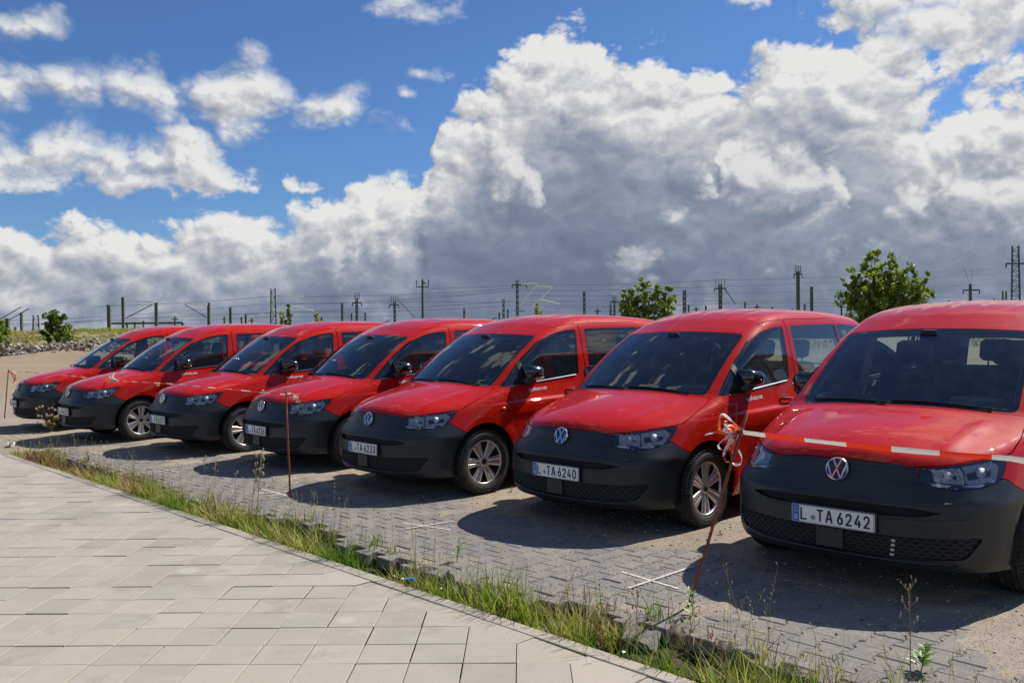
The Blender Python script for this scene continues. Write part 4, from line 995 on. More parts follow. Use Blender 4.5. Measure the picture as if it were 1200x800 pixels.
for i in range(-50, 34):
    for j in range(-34, 40):
        if i+j > -1: continue
        cx = OX+E1[0]*(i+.5)*PT+E2[0]*(j+.5)*PT; cy = OY+E1[1]*(i+.5)*PT+E2[1]*(j+.5)*PT
        if cy < 2.0 or cy > 12.30 or cx < -.64*cy-1.4: continue
        vis = cy > 3.7 and cx > -.62*cy-.3
        cells.append((not vis, cx*cx+cy*cy, i, j))
cells.sort()
sq_me = me('paving_slab', sqV, sqF, 'slab_concrete'); bi_me = me('paving_slab', biV, biF, 'slab_concrete')
sV = []; sF = []; sT = []; no = 0
for k, (_, _, i, j) in enumerate(cells):
    c = (OX+E1[0]*i*PT+E2[0]*j*PT, OY+E1[1]*i*PT+E2[1]*j*PT); z = random.gauss(0, .0014); ti = (random.gauss(0, .0045), random.gauss(0, .0045)); jit = random.gauss(0, .0010)
    edge = (i+j == -1)
    if k < 296:
        o = ob('paving_slab', bi_me if edge else sq_me, pave, (c[0]+jit, c[1]+jit, z)); o.rotation_euler = (ti[1], -ti[0], th0)
    else:
        V, F = (biV, biF) if edge else (sqV, sqF); V = place(V, c, E1, E2, z, ti); o_ = len(sV); sV += [tuple(v) for v in V]; sF += [tuple(a+o_ for a in f) for f in F]; sT += [random.random()]*len(F)
mm = me('more_slabs', sV, sF, 'slab_concrete'); tone_attr(mm, sT); tag(ob('more_slabs', mm, pave), kind='stuff')
g = MB(); a = xy(-.07, 3.5); b_ = xy(-.07, TEND+.02); g.raw([(a[0], a[1], -.0075), (b_[0], b_[1], -.0075), (-10.5, 12.6, -.0075), (-10.5, 1.0, -.0075), (a[0], 1.0, -.0075)], [(0, 1, 2, 3, 4)]); g.obj('joint_bed', 'joint_sand', pave)
kb = empty('kerb'); tag(kb, kind='structure'); tt = TEND; L_ = 1.0
kv, kf = slab_mesh([(0, 0), (L_, 0), (L_, KW), (0, KW)], .24, .004, .0022); km = me('kerb_stone', kv, kf, 'slab_concrete')
while tt < 3.0:
    x_, y_ = xy(-KW, tt); o = ob('kerb_stone', km, kb, (x_, y_, random.gauss(.002, .0012))); o.rotation_euler = (random.gauss(0, .004), 0, math.atan2(KD[1], KD[0])); tt += L_
# ------------------------------------------------------------------ dark block paving of the parking area: interlocking stones with a broken edge
def b_block(t, b):
    p = gp(t); r_ = rnd(t)
    c = t.ramp(r_, [(0, (.130, .124, .122)), (.4, (.165, .158, .153)), (.7, (.195, .184, .172)), (1, (.148, .144, .144))])
    c = t.mix(t.maprange(t.noise(p, 2.2, 6, .7), .42, .68, 0, .60), c, (.30, .255, .19))
    c = t.mix(.32, c, t.mix(t.vor(p, 210, 'F1', out='Color'), (.04, .037, .037), (.42, .38, .34)))
    c = t.mix(t.mul(t.maprange(t.noise(p, 34, 4, .7), .52, .66), .6), c, (.35, .29, .21))
    t.lk(c, b.inputs['Base Color']); b.inputs['Roughness'].default_value = .88; b.inputs['Specular IOR Level'].default_value = .25
    t.lk(t.bump(t.add(t.noise(p, 190, 3, .7), t.mul(t.noise(p, 40, 4, .65), .7)), .6, .004), b.inputs['Normal'])
pmat('block_concrete', rough=.88, build=b_block)
BL, BP = .200, .1425
wa, wb = .165/2, .120/2
bpoly = [(-wa, -BL/2), (wa, -BL/2), (wa, -BL/2+.038), (wb, -BL/2+.060), (wb, BL/2-.060), (wa, BL/2-.038), (wa, BL/2), (-wa, BL/2), (-wa, BL/2-.038), (-wb, BL/2-.060), (-wb, -BL/2+.060), (-wa, -BL/2+.038)]
blV, blF = slab_mesh(bpoly, .08, .005, .0022); bl_me = me('paving_block', blV, blF, 'block_concrete')
bp = empty('block_paving'); tag(bp, kind='structure')
blocks = []
for k in range(int((TEND-.1)/BP), int(4.2/BP)):
    t_ = k*BP; se = float(s_edge(t_)); r0 = int(math.floor((se)/BL)); bump_ = random.random()
    for r_ in range(r0-1, 26):
        s_ = r_*BL+(BL/2 if k % 2 else 0)
        if s_-BL/2 < se-.06*(bump_ > .8): continue
        x_, y_ = xy(s_, t_)
        if x_ < -11 or y_ < 1.8: continue
        if s_ > 3.3: continue
        if hsand(np.array([x_]), np.array([y_]))[0] > .006 and hsand(np.array([x_+.1]), np.array([y_+.1]))[0] > .006 and hsand(np.array([x_-.1]), np.array([y_-.1]))[0] > .006: continue
        inview = y_ > 3.7 and abs(x_/y_) < .61
        dpx = math.hypot(x_, y_)
        blocks.append((not inview, dpx, x_, y_, s_-BL/2-se))
blocks.sort(); sV = []; sF = []; sT = []; ab = math.atan2(KD[1], KD[0])
for k, (_, _, x_, y_, e_) in enumerate(blocks):
    lo_ = e_ < .10; z = random.gauss(0, .0016)-(abs(random.gauss(0, .006)) if lo_ else 0); ra = ab+random.gauss(0, .010 if not lo_ else .03)
    ti = (random.gauss(0, .008), random.gauss(0, .008)-(abs(random.gauss(0, .03)) if lo_ else 0))
    if k < 296: o = ob('paving_block', bl_me, bp, (x_, y_, z)); o.rotation_euler = (ti[1]*-1, ti[0], ra)
    else:
        V = place(blV, (x_, y_), (math.cos(ra), math.sin(ra)), (-math.sin(ra), math.cos(ra)), z, ti); o_ = len(sV); sV += [tuple(v) for v in V]; sF += [tuple(a+o_ for a in f) for f in blF]; sT += [random.random()]*len(blF)
mm = me('more_blocks', sV, sF, 'block_concrete'); tone_attr(mm, sT); tag(ob('more_blocks', mm, bp), kind='stuff')
# loose blocks that have slid into the gap
def b_conc(t, b):
    p = gp(t); t.lk(t.mix(t.noise(p, 8, 5, .7), (.20, .19, .175), (.40, .375, .34)), b.inputs['Base Color'])
pmat('grey_concrete', rough=.9, build=b_conc)
for (px, py, rx, ry, rz, lab) in ((542, 688, .55, .3, .5, 'loose grey paving block tipped into the grass gap beside the kerb'), (752, 752, .35, -.4, 1.2, 'loose grey block lying in the grass below the leaning stake'), (430, 592, .1, .2, .2, 'small grey broken block lying in the far weeds by the kerb')):
    p_ = G(px, py, -.06); o = ob('loose_block', me('loose_block', blV, blF, 'block_concrete')); o.location = (p_.x, p_.y, -.02); o.rotation_euler = (rx, ry, rz); tag(o, lab, 'paving block')
# pebbles and grit, too many to count
def stones(n, pos, size, name, mat, seedz=None):
    base8 = np.array([[1, 0, 0], [0, 1, 0], [-1, 0, 0], [0, -1, 0], [0, 0, .7], [0, 0, -.7]], float); f8 = np.array([[0, 1, 4], [1, 2, 4], [2, 3, 4], [3, 0, 4], [1, 0, 5], [2, 1, 5], [3, 2, 5], [0, 3, 5]])
    V = np.tile(base8, (n, 1, 1))*(1+.45*(rng.random((n, 6, 1))-.5)); a = rng.random(n)*6.28; ca, sa = np.cos(a), np.sin(a)
    V = V*size[:, None, None]*np.stack([.8+.6*rng.random(n), .7+.5*rng.random(n), .5+.5*rng.random(n)], -1)[:, None, :]
    V = np.stack([V[..., 0]*ca[:, None]-V[..., 1]*sa[:, None], V[..., 0]*sa[:, None]+V[..., 1]*ca[:, None], V[..., 2]], -1)+pos[:, None, :]
    F = (f8[None]+6*np.arange(n)[:, None, None]).reshape(-1, 3); q = me(name, V.reshape(-1, 3), F, mat); tone_attr(q, np.repeat(rng.random(n), 8)); return q
def b_peb(t, b):
    t.lk(t.ramp(t.attr('tone', 'Fac'), [(0, (.11, .09, .075)), (.5, (.26, .22, .165)), (.8, (.40, .34, .27)), (1, (.58, .54, .47))]), b.inputs['Base Color'])
pmat('pebble', rough=.9, build=b_peb)
n = 15000; s_ = rng.random(n)**.8*3.6+.5; t_ = -13.5+rng.random(n)**.6*17.3; px_, py_ = xy(s_, t_); keep = (py_ > 3.3) & (fbm(px_, py_, 1.2, 3, 12)+.25*rng.random(n) > .50); px_, py_ = px_[keep], py_[keep]; n = len(px_)
sz = (.0035+.011*rng.random(n)**4)*1.0; zz = np.maximum(hsand(px_, py_), -.002)+sz*.2
tag(ob('gravel', stones(n, np.stack([px_, py_, zz], -1), sz, 'gravel', 'pebble')), kind='stuff')
# ------------------------------------------------------------------ painted crosses on the blocks
def b_line(t, b):
    p = gp(t); t.lk(t.mix(t.maprange(t.noise(p, 70, 4, .75), .43, .58), (.60, .59, .56), (.33, .29, .25)), b.inputs['Base Color'])
pmat('road_paint', rough=.7, build=b_line)
def b_line2(t, b):
    p = gp(t); t.lk(t.mix(t.maprange(t.noise(p, 45, 4, .7), .40, .60), (.70, .67, .62), (.33, .28, .22)), b.inputs['Base Color'])
pmat('worn_road_paint', rough=.8, build=b_line2)
crosses = [((472, 613), (528, 621), (470, 621), (531, 611), 'crisp white cross painted between the vans ending 6233 and 6240'),
           ((728, 670), (795, 690), (736, 690), (812, 664), 'largest white cross painted on the blocks, just left of the leaning stake'),
           ((186, 549), (208, 553), (186, 553), (226, 548), 'small white cross painted in front of the third van'),
           ((306, 573), (336, 581), (304, 579), (338, 576), 'worn white cross painted beside the upright rusty stake'),
           ((106, 529), (122, 533), (108, 532), (132, 529), 'faint farthest white cross painted in front of the second van')]
for k, (a, b_, c, d, lab) in enumerate(crosses):
    g = MB()
    for z_, (p0, p1) in ((.0050, (a, b_)), (.0072, (c, d))):
        P0, P1 = G(*p0), G(*p1); dd = (P1-P0).normalized(); sd = Vector((-dd.y, dd.x, 0))*.0125; n = 10
        V = []
        for i in range(n+1): q_ = P0+(P1-P0)*i/n; w_ = 1+.25*(random.random()-.5); V += [(q_.x+sd.x*w_, q_.y+sd.y*w_, z_), (q_.x-sd.x*w_, q_.y-sd.y*w_, z_)]
        g.raw(V, [(2*i, 2*i+1, 2*i+3, 2*i+2) for i in range(n)])
    o = g.obj('painted_cross', 'road_paint' if k in (0, 1, 2) else 'worn_road_paint'); tag(o, lab, 'ground marking', 'white crosses marking the parking bays')
# ------------------------------------------------------------------ grasses
def b_grass(t, b):
    c = t.ramp(t.attr('tone', 'Fac'), [(0, (.07, .15, .010)), (.33, (.17, .27, .018)), (.58, (.30, .36, .035)), (.76, (.42, .38, .10)), (.92, (.44, .36, .18)), (1, (.17, .065, .028))]); t.lk(c, b.inputs['Base Color'])
    b.inputs['Subsurface Weight'].default_value = 0; tr = t.n.new('ShaderNodeBsdfTranslucent'); t.lk(c, tr.inputs[0]); mx = t.n.new('ShaderNodeMixShader'); mx.inputs[0].default_value = .48
    t.l.new(b.outputs[0], mx.inputs[1]); t.l.new(tr.outputs[0], mx.inputs[2]); t.l.new(mx.outputs[0], t.n['Material Output'].inputs[0])
pmat('grass_blade', rough=.55, spec=.3, build=b_grass)
def blades(x, y, z, h, w, lean, tone, name, mat='grass_blade', seg=3):
    n = len(x); a = rng.random(n)*6.283; dx, dy = np.cos(a), np.sin(a); fa = a+1.57+rng.normal(0, .5, n); wx, wy = np.cos(fa), np.sin(fa); cur = lean*(.4+1.2*rng.random(n))
    rowsV = []
    for i in range(seg+1):
        u = i/seg; o_ = cur*h*u**1.8; zz = z+h*u*(1-.25*cur*u); ww = w*(1-u**1.6)*.5+w*.02
        cx, cy = x+dx*o_, y+dy*o_
        if i < seg: rowsV += [np.stack([cx-wx*ww, cy-wy*ww, zz], -1), np.stack([cx+wx*ww, cy+wy*ww, zz], -1)]
        else: rowsV += [np.stack([cx, cy, zz], -1)]
    V = np.stack(rowsV, 1); k = V.shape[1]; f = []
    for i in range(seg-1): f += [[2*i, 2*i+1, 2*i+3], [2*i, 2*i+3, 2*i+2]]
    f += [[2*seg-2, 2*seg-1, 2*seg]]; F = (np.array(f)[None]+k*np.arange(n)[:, None, None]).reshape(-1, 3)
    q = me(name, V.reshape(-1, 3), F, mat); tone_attr(q, np.repeat(tone, len(f))); return q
def tufts(nt, sfun, tlo, thi, hmean, per, dens_f=None):
    T = tlo+(thi-tlo)*rng.random(nt); S_ = sfun(T, rng.random(nt)); x, y = xy(S_, T)
    if dens_f is not None: k = dens_f(T, S_) > rng.random(nt); x, y, T, S_ = x[k], y[k], T[k], S_[k]
    n0 = len(x); hs = hmean*(.35+1.0*rng.random(n0))*(.45+1.1*fbm(x, y, 1.5, 2, 4)); tn = np.clip(.52+1.5*(fbm(x, y, 2.2, 3, 7)-.5)+rng.normal(0, .14, n0), 0, .97)
    m = rng.poisson(per, n0)+3; i = np.repeat(np.arange(n0), m); N = len(i); r_ = .012+.035*rng.random(N); a = rng.random(N)*6.283
    return x[i]+r_*np.cos(a), y[i]+r_*np.sin(a), hs[i]*(.45+.7*rng.random(N)), np.clip(tn[i]+rng.normal(0, .13, N), 0, 1)
def gapf(T, S_):                                                       # bare hole in the strip and thinner places
    hole = np.exp(-((T-float(KD @ np.array([-.72, 6.0])))/.42)**2); return np.clip(1.0-.95*hole*(S_ > .05)-.65*(fbm(T, T*0, 1.6, 2, 3) < .46)*(S_ > .12)-.25*(S_ > .2), .05, 1)
x, y, h_, tn = tufts(1650, lambda T, u: .015+(s_edge(T)-.03)*u**1.15, TEND-.2, 2.6, .235, 12, gapf)
dist = np.hypot(x, y); h_ = h_*np.clip(1.15-.035*(dist-4), .75, 1.1); tn = np.clip(tn+.035*(dist-5.5), 0, 1)
tag(ob('grass', blades(x, y, hground(x, y)-.01, h_, (.0050+.0055*rng.random(len(x))**2)*np.clip(.8+.08*dist, 1, 1.5), .55, tn, 'grass')), kind='stuff')
x, y, h_, tn = tufts(150, lambda T, u: s_edge(T)-.05+.28*u, TEND, 2.4, .15, 5, None)
x2, y2, h2, tn2 = tufts(130, lambda T, u: .5+3.2*u, -13.3, 2.0, .045, 4, None)
x, y, h_, tn = np.concatenate([x, x2]), np.concatenate([y, y2]), np.concatenate([h_, h2]), np.clip(np.concatenate([tn+.12, tn2]), 0, 1)
tag(ob('joint_weeds', blades(x, y, np.maximum(hground(x, y), -.004)-.002, h_, .0045+.003*rng.random(len(x)), .6, tn, 'joint_weeds')), kind='stuff')
# thin seeding stalks over the strip
n = 330; T = TEND+rng.random(n)*(2.4-TEND); x, y = xy(s_edge(T)*(.15+1.25*rng.random(n)), T)
V = []; F = []; tv = []
g = MB()
for i in range(n):
    h_ = .20+.28*random.random(); a = random.random()*6.28; l_ = .10*random.random(); z0 = float(hground(np.array([x[i]]), np.array([y[i]]))[0])
    b0 = Vector((x[i], y[i], z0)); pts = [b0, b0+Vector((math.cos(a)*l_*.3, math.sin(a)*l_*.3, h_*.55)), b0+Vector((math.cos(a)*l_, math.sin(a)*l_, h_))]
    k0 = len(g.F); g.tube(pts, [.0013, .0011, .0008], 3, False)
    for q_ in range(9):
        u = .62+.38*q_/8; c = pts[1].lerp(pts[2], (u-.55)/.45); aa = random.random()*6.28; d_ = Vector((math.cos(aa)*.012, math.sin(aa)*.012, .014)); e_ = Vector((-math.sin(aa), math.cos(aa), 0))*.0028
        g.raw([c, c+d_+e_, c+d_-e_], [(0, 1, 2)])
    tv += [.72+.25*random.random()]*(len(g.F)-k0)
mm = g.mesh('seeding_stalks', 'grass_blade'); tone_attr(mm, tv); tag(ob('seeding_stalks', mm), kind='stuff')
# individual weeds
pmat('dry_stem', (.27, .20, .11), .8); pmat('dry_head', (.36, .29, .17), .9); pmat('green_stem', (.13, .17, .04), .6); pmat('weed_leaf', (.14, .24, .03), .5); pmat('dark_dry', (.12, .085, .045), .9)
def leafy(px, py, h_, lab, mat='weed_leaf', n=26, z=0.0, ls=.035):
    p0 = G(px, py, z); g = MB(); a = random.random()*6.28; top = Vector((math.cos(a)*.03, math.sin(a)*.03, h_)); g.tube([Vector((0, 0, -.02)), top*.5+Vector((.005, 0, 0)), top], [.003, .0025, .0012], 5); root_ = empty('weed', p0); st_ = g.obj('stem', 'green_stem', root_)
    g = MB()
    for k in range(n):
        u = .15+.85*k/n; c = top*u; aa = k*2.4; l_ = ls*(1.15-.6*u)*(.7+.6*random.random()); d_ = Vector((math.cos(aa), math.sin(aa), .35+.4*random.random())).normalized(); s_ = Vector((-math.sin(aa), math.cos(aa), 0))
        g.raw([c, c+d_*l_*.5+s_*l_*.22+Vector((0, 0, .004)), c+d_*l_, c+d_*l_*.5-s_*l_*.22+Vector((0, 0, .004))], [(0, 1, 2, 3)])
    tag(g.obj('leaves', mat, root_), kind='stuff'); tag(root_, lab, 'weed')
leafy(535, 657, .165, 'bright green leafy weed standing alone on the block edge', n=30, ls=.045)
leafy(812, 655+72, .20, 'broad reddish green weed at the foot of the leaning stake', 'weed_leaf', 22, -.03, .06)
leafy(1078, 786, .13, 'low green weed around the foot of the dry branching stalk', 'weed_leaf', 34, 0, .07)
leafy(704, 742, .28, 'tall narrow green weed in the strip left of the leaning stake', 'weed_leaf', 30, -.08, .04)
leafy(598, 578, .06, 'small green weed beside the front tyre of the third van from the right', 'weed_leaf', 16, 0, .03)
leafy(846, 628, .05, 'small yellow weed under the front tyre of the second van from the right', 'weed_leaf', 14, 0, .03)
def dry(px, py, h_, lab, spread=.05, br=6, heads=True, z=0.0, lean=(0, 0), r_=.0026, hr=.007):
    p0 = G(px, py, z); root_ = empty('dry_stalk', p0); g = MB(); hd = MB(); top = Vector((lean[0], lean[1], h_)); g.tube([Vector((0, 0, -.02)), top*.5, top], [r_, r_*.8, r_*.5], 5)
    for k in range(br):
        u = .45+.55*(k+.5)/br; c = top*u; a = k*2.2+random.random(); e = c+Vector((math.cos(a)*spread*(1.1-.5*u), math.sin(a)*spread*(1.1-.5*u), .035+.03*random.random())); m_ = c.lerp(e, .5)+Vector((0, 0, -.006)); g.tube([c, m_, e], [r_*.5, r_*.45, r_*.35], 4)
        if heads:
            hd.sphere(e, hr*(.7+.6*random.random()), 6, 4, (.7, .7, 1.4))
            if random.random() < .6: e2 = e+Vector((random.uniform(-.02, .02), random.uniform(-.02, .02), .012)); g.tube([m_, e2], r_*.3, 4); hd.sphere(e2, hr*.7, 6, 4, (.7, .7, 1.4))
    hd.sphere(top, hr, 6, 4, (.7, .7, 1.4)); g.obj('stem', 'dry_stem', root_); tag(hd.obj('seed_heads', 'dry_head', root_), kind='stuff'); tag(root_, lab, 'dry weed')
dry(1067, 797, .44, 'dry branching stalk in front of the nearest van', .055, 9, True, 0, (.0, .0), .0028, .008)
dry(868, 726, .30, 'thin reddish dry stalk bending in the shadow of the nearest van', .012, 3, True, 0, (-.09, .02), .0022, .005)
dry(300, 614, .62, 'tall pale twin stalk with a brown umbel, left of the upright stake', .06, 12, True, -.05, (.045, .03), .0045, .014)
dry(292, 616, .50, 'shorter pale stalk leaning beside the brown umbel stalk', .02, 3, True, -.05, (.07, .0), .0040, .006)
dry(276, 595, .33, 'thin grey dry stalk with three heads before the fourth van', .04, 4, True, -.04, (.0, 0), .0024, .010)
dry(252, 575, .30, 'thin dry stalk standing left in the shadow edge of the third bay', .03, 4, True, -.03, (.01, 0), .0022, .008)
dry(240, 572, .31, 'leftmost thin dry stalk before the third van', .03, 4, True, -.03, (.0, 0), .0022, .008)
dry(745, 760, .30, 'dry brown stalk in the grass strip near the leaning stake', .03, 7, True, -.06, (.01, 0), .0026, .007)
p0 = G(60, 506); root_ = empty('dead_shrub', p0); g = MB(); hd = MB()
for k in range(46):
    a = random.random()*6.28; r_ = .06+.20*random.random(); e = Vector((math.cos(a)*r_, math.sin(a)*r_, .10+.38*random.random())); g.tube([Vector((0, 0, 0)), e*.5+Vector((0, 0, .05)), e], [.004, .003, .002], 4); hd.sphere(e, .016+.014*random.random(), 5, 3)
g.obj('stem', 'dark_dry', root_); tag(hd.obj('seed_heads', 'dry_head', root_), kind='stuff'); tag(root_, 'dead brown shrub between the noses of the first two vans', 'shrub')
# ------------------------------------------------------------------ litter in the gap
pmat('blue_plastic', (.05, .35, .60), .35, coat=.3); pmat('white_scrap', (.75, .74, .70), .6)
def scrap(px, py, sz, mat, lab, z=-.05):
    p0 = G(px, py, z); g = MB(); n = 6; V = []
    for i in range(n+1):
        for j in range(3): V.append(((i/n-.5)*sz*1.6+random.gauss(0, sz*.06), (j/2-.5)*sz*.7+random.gauss(0, sz*.06), abs(math.sin(i*1.3+j))*sz*.45+.006))
    g.raw(V, [(i*3+j, (i+1)*3+j, (i+1)*3+j+1, i*3+j+1) for i in range(n) for j in range(2)]); o = g.obj('litter', mat); o.location = (p0.x, p0.y, z+.01); o.rotation_euler = (.3*random.random(), .2, random.random()*3); m_ = o.modifiers.new('thickness', 'SOLIDIFY'); m_.thickness = .0012; tag(o, lab, 'litter')
scrap(481, 684, .060, 'blue_plastic', 'bright blue plastic scrap in the bare gap beside the kerb', .0)
scrap(473, 682, .030, 'white_scrap', 'white scrap leaning over the bright blue plastic piece', -.01)
scrap(516, 694, .035, 'white_scrap', 'crumpled white paper scrap by the kerb near the loose block', -.01)
scrap(730, 768, .022, 'white_scrap', 'tiny white scrap in the grass, nearest to the camera', 0)
scrap(462, 678, .025, 'white_scrap', 'small white scrap at the left end of the bare gap', -.01)
scrap(13, 524, .13, 'white_scrap', 'large white plastic film at the far end of the kerb', -.02)
# ------------------------------------------------------------------ stakes and barrier tape
def b_rust(t, b):
    n = t.noise(oc(t), 30, 5, .7); t.lk(t.ramp(n, [(.3, (.10, .028, .018)), (.55, (.24, .065, .035)), (.75, (.32, .12, .06))]), b.inputs['Base Color']); t.lk(t.bump(n, .5, .002), b.inputs['Normal'])
pmat('rusty_iron', rough=.85, build=b_rust)
def b_tape(col):
    def f_(t, b):
        tr = t.n.new('ShaderNodeBsdfTranslucent'); tr.inputs[0].default_value = (*col, 1); mx = t.n.new('ShaderNodeMixShader'); mx.inputs[0].default_value = .55; t.l.new(b.outputs[0], mx.inputs[1]); t.l.new(tr.outputs[0], mx.inputs[2]); t.l.new(mx.outputs[0], t.n['Material Output'].inputs[0])
    return f_
pmat('tape_orange', (.80, .11, .035), .35, spec=.5, build=b_tape((.85, .16, .05))); pmat('tape_white', (.82, .80, .76), .35, spec=.5, build=b_tape((.75, .72, .66)))
def stake(name, base_, top, r_, lab, bend=None):
    root_ = empty(name, base_); d = Vector(top)-Vector(base_); g = MB(); pts = [d*(-.06), d*.3+Vector((.004, 0, 0)), d*.65, d]
    if bend: pts.append(d+Vector(bend))
    n = 14
    g.tube(pts, r_, 8)
    for k in range(26): c = d*(k/26); g.lathe([(r_*.98, -.004), (r_*1.16, 0), (r_*.98, .004)], 8, 'z', c)
    g.obj('rod', 'rusty_iron', root_, True); tag(root_, lab, 'stake', 'rusty stakes holding the barrier tape'); return root_
b0 = G(806, 712, -.0); t1 = AT(868, 507, b0.y); st6 = stake('rusty_stake', b0, t1, .0095, 'rusty stake leaning right before the second van from the right', AT(875, 485, b0.y)-t1)
g = MB(); L0 = t1-b0; q_ = [L0+Vector(v) for v in ((-.01, 0, -.02), (-.09, -.01, -.10), (-.095, -.01, -.17), (-.02, 0, -.18))]; g.tube(q_, .003, 5)
q_ = [L0+Vector(v) for v in ((-.03, 0, .02), (-.02, 0, .17), (-.09, 0, .165), (-.125, .0, .11))]; g.tube(q_, .003, 5); g.obj('wire_loop', 'rusty_iron', st6)
b1 = G(340, 588, -.05); t2 = AT(335, 455, b1.y); stM = stake('rusty_stake', b1, t2, .0095, 'upright rusty stake standing in front of the middle van')
b2 = G(5, 491, 0); t3 = AT(10, 433, b2.y); stL = stake('rusty_stake', b2, t3, .011, 'farthest thin rusty stake at the left edge of the photo')
b3 = Vector((2.75, 2.35, 0)); t4 = b3+Vector((.05, 0, 1.02)); st9 = stake('rusty_stake', b3, t4, .0095, 'rusty stake outside the right edge that carries the tape end')
def ribbon(pts, w, stripe, nm, lab, twist=0.0, sag=0.0, seg=60, parent=None, ph=0.0):
    """flat tape along a path; every printed stripe is its own face run"""
    P = [Vector(p) for p in pts]; L = [0]
    for a, b_ in zip(P[:-1], P[1:]): L.append(L[-1]+(b_-a).length)
    tot = L[-1]; n = max(seg, int(tot/stripe*6)); g = MB(); prev = None; V = []; F = []; M_ = []
    for i in range(n+1):
        d = tot*i/n; k = max(0, min(len(P)-2, int(np.searchsorted(L, d, side='right'))-1)); u = (d-L[k])/max(L[k+1]-L[k], 1e-6); p = P[k].lerp(P[k+1], u); p = p+Vector((0, 0, -4*sag*u*(1-u)))
        dr = (P[k+1]-P[k]).normalized(); up = Vector((0, 0, 1)); s_ = dr.cross(up).normalized(); v_ = s_.cross(dr); a = twist*math.sin(d*3.1+1)+.35*math.sin(d*1.3); wv = v_*math.cos(a)+s_*math.sin(a); ww = w*(1+.12*math.sin(d*9))
        th_ = s_*.0004*math.cos(a)-v_*.0004*math.sin(a)
        V += [p+wv*ww/2+th_, p+wv*ww*.1+s_*.002+th_, p-wv*ww/2+th_, p-wv*ww/2-th_, p+wv*ww*.1+s_*.002-th_, p+wv*ww/2-th_]
    for i in range(n):
        m_ = int((tot*i/n+ph)/stripe) % 2
        for j in range(6): F.append((6*i+j, 6*i+(j+1) % 6, 6*i+6+(j+1) % 6, 6*i+6+j)); M_.append(m_)
    g.raw(V, F); g.M = M_; o = g.obj(nm, ['tape_orange', 'tape_white'], parent)
    if lab: tag(o, lab, 'barrier tape')
    return o
kn = AT(868, 506, b0.y)
tapeR = ribbon([kn, AT(1185, 537, 4.05), t4], .026, .232, 'barrier_tape', 'orange and white barrier tape stretched before the nearest van, tangled at its left end', .35, .012, ph=.333)
g = MB()
def loop_ribbon(c, pts, w, mats_, seedv):
    P = []; q = [Vector(p) for p in pts]
    for i in range(len(q)-1):
        p0_, p1_, p2_, p3_ = q[max(i-1, 0)], q[i], q[i+1], q[min(i+2, len(q)-1)]
        for k in range(6): t_ = k/6; P.append(.5*((2*p1_)+(-p0_+p2_)*t_+(2*p0_-5*p1_+4*p2_-p3_)*t_*t_+(-p0_+3*p1_-3*p2_+p3_)*t_**3))
    P.append(q[-1]); n = len(P); V = []; ax = Vector((random.gauss(0, 1), random.gauss(0, 1), random.gauss(0, 1)))
    for i in range(n):
        d = (P[min(i+1, n-1)]-P[max(i-1, 0)]).normalized(); s_ = d.cross(ax).normalized(); ax = (ax+Vector((random.gauss(0, .12), random.gauss(0, .12), random.gauss(0, .12)))).normalized(); ww = w*(.6+.8*abs(math.sin(i*.5+seedv)))
        V += [c+P[i]+s_*ww/2, c+P[i]-s_*ww/2]
    m_ = g.m
    for i in range(n-1):
        g.m = mats_(i); g.raw([V[2*i], V[2*i+1], V[2*i+3], V[2*i+2]], [(0, 1, 2, 3)])
for k in range(13):
    a = random.uniform(-.6, 2.4); L1 = random.uniform(.06, .15); tx, tz = -math.cos(a*.6)*L1, -abs(math.sin(a))*L1*.9+random.uniform(-.02, .09)
    pts = [(0, 0, 0), (tx*.5+random.gauss(0, .012), random.gauss(0, .02), tz*.4+.02+random.gauss(0, .015)), (tx, random.gauss(0, .025), tz), (tx*.8+.015+random.gauss(0, .012), random.gauss(0, .02), tz*1.0-.028), (tx*.35, random.gauss(0, .02), tz*.6-.02), (.0, 0, -.01)]
    f0 = random.randint(0, 9); loop_ribbon(kn+Vector((-.012, 0, 0)), pts, .014, (lambda i, f0=f0: ((i+f0)//9) % 2), k)
loop_ribbon(kn, [(0, 0, 0), (-.06, -.02, -.02), (-.13, -.02, .002), (-.20, -.03, -.006), (-.215, -.03, -.014)], .014, lambda i: 1 if i > 14 else 0, 2)
loop_ribbon(kn, [(0, 0, 0), (-.05, -.02, -.08), (-.06, -.02, -.17), (-.015, -.02, -.19), (.0, -.02, -.15), (-.02, -.02, -.1)], .015, lambda i: 1 if i > 12 else 0, 4)
loop_ribbon(kn, [(0, 0, 0), (-.04, -.02, .05), (-.115, -.02, .11), (-.13, -.02, .03), (-.10, -.02, .0)], .012, lambda i: (i//7) % 2, 6)
for k in range(8): a = k*.8; loop_ribbon(kn, [(.012*math.cos(a), .012*math.sin(a), -.02+.005*k), (.013*math.cos(a+2), .013*math.sin(a+2), -.018+.005*k), (.013*math.cos(a+4), .013*math.sin(a+4), -.016+.005*k), (.012*math.cos(a+6), .012*math.sin(a+6), -.014+.005*k)], .018, lambda i, k=k: k % 2, k)
g.obj('tangle', ['tape_orange', 'tape_white'], tapeR)
kx = AT(137, 446, 13.15)
tapeL = ribbon([t3+Vector((0, 0, -.02)), AT(45, 437, 16.3), AT(85, 440.5, 14.75), kx, AT(200, 449.5, 11.3), AT(335, 462, b1.y)], .013, .25, 'barrier_tape', 'thin sagging barrier tape running along the noses of the far left vans', .9, .0, 120)
g = MB()
for k in range(7):
    a = random.random()*6.28; loop_ribbon(kx, [(0, 0, 0), (.06*math.cos(a), -.02, .03+.05*math.sin(a)), (.10*math.cos(a)-.03, -.03, .05*math.sin(a)+.03), (.02, -.02, .01)], .022, lambda i: 1, k)
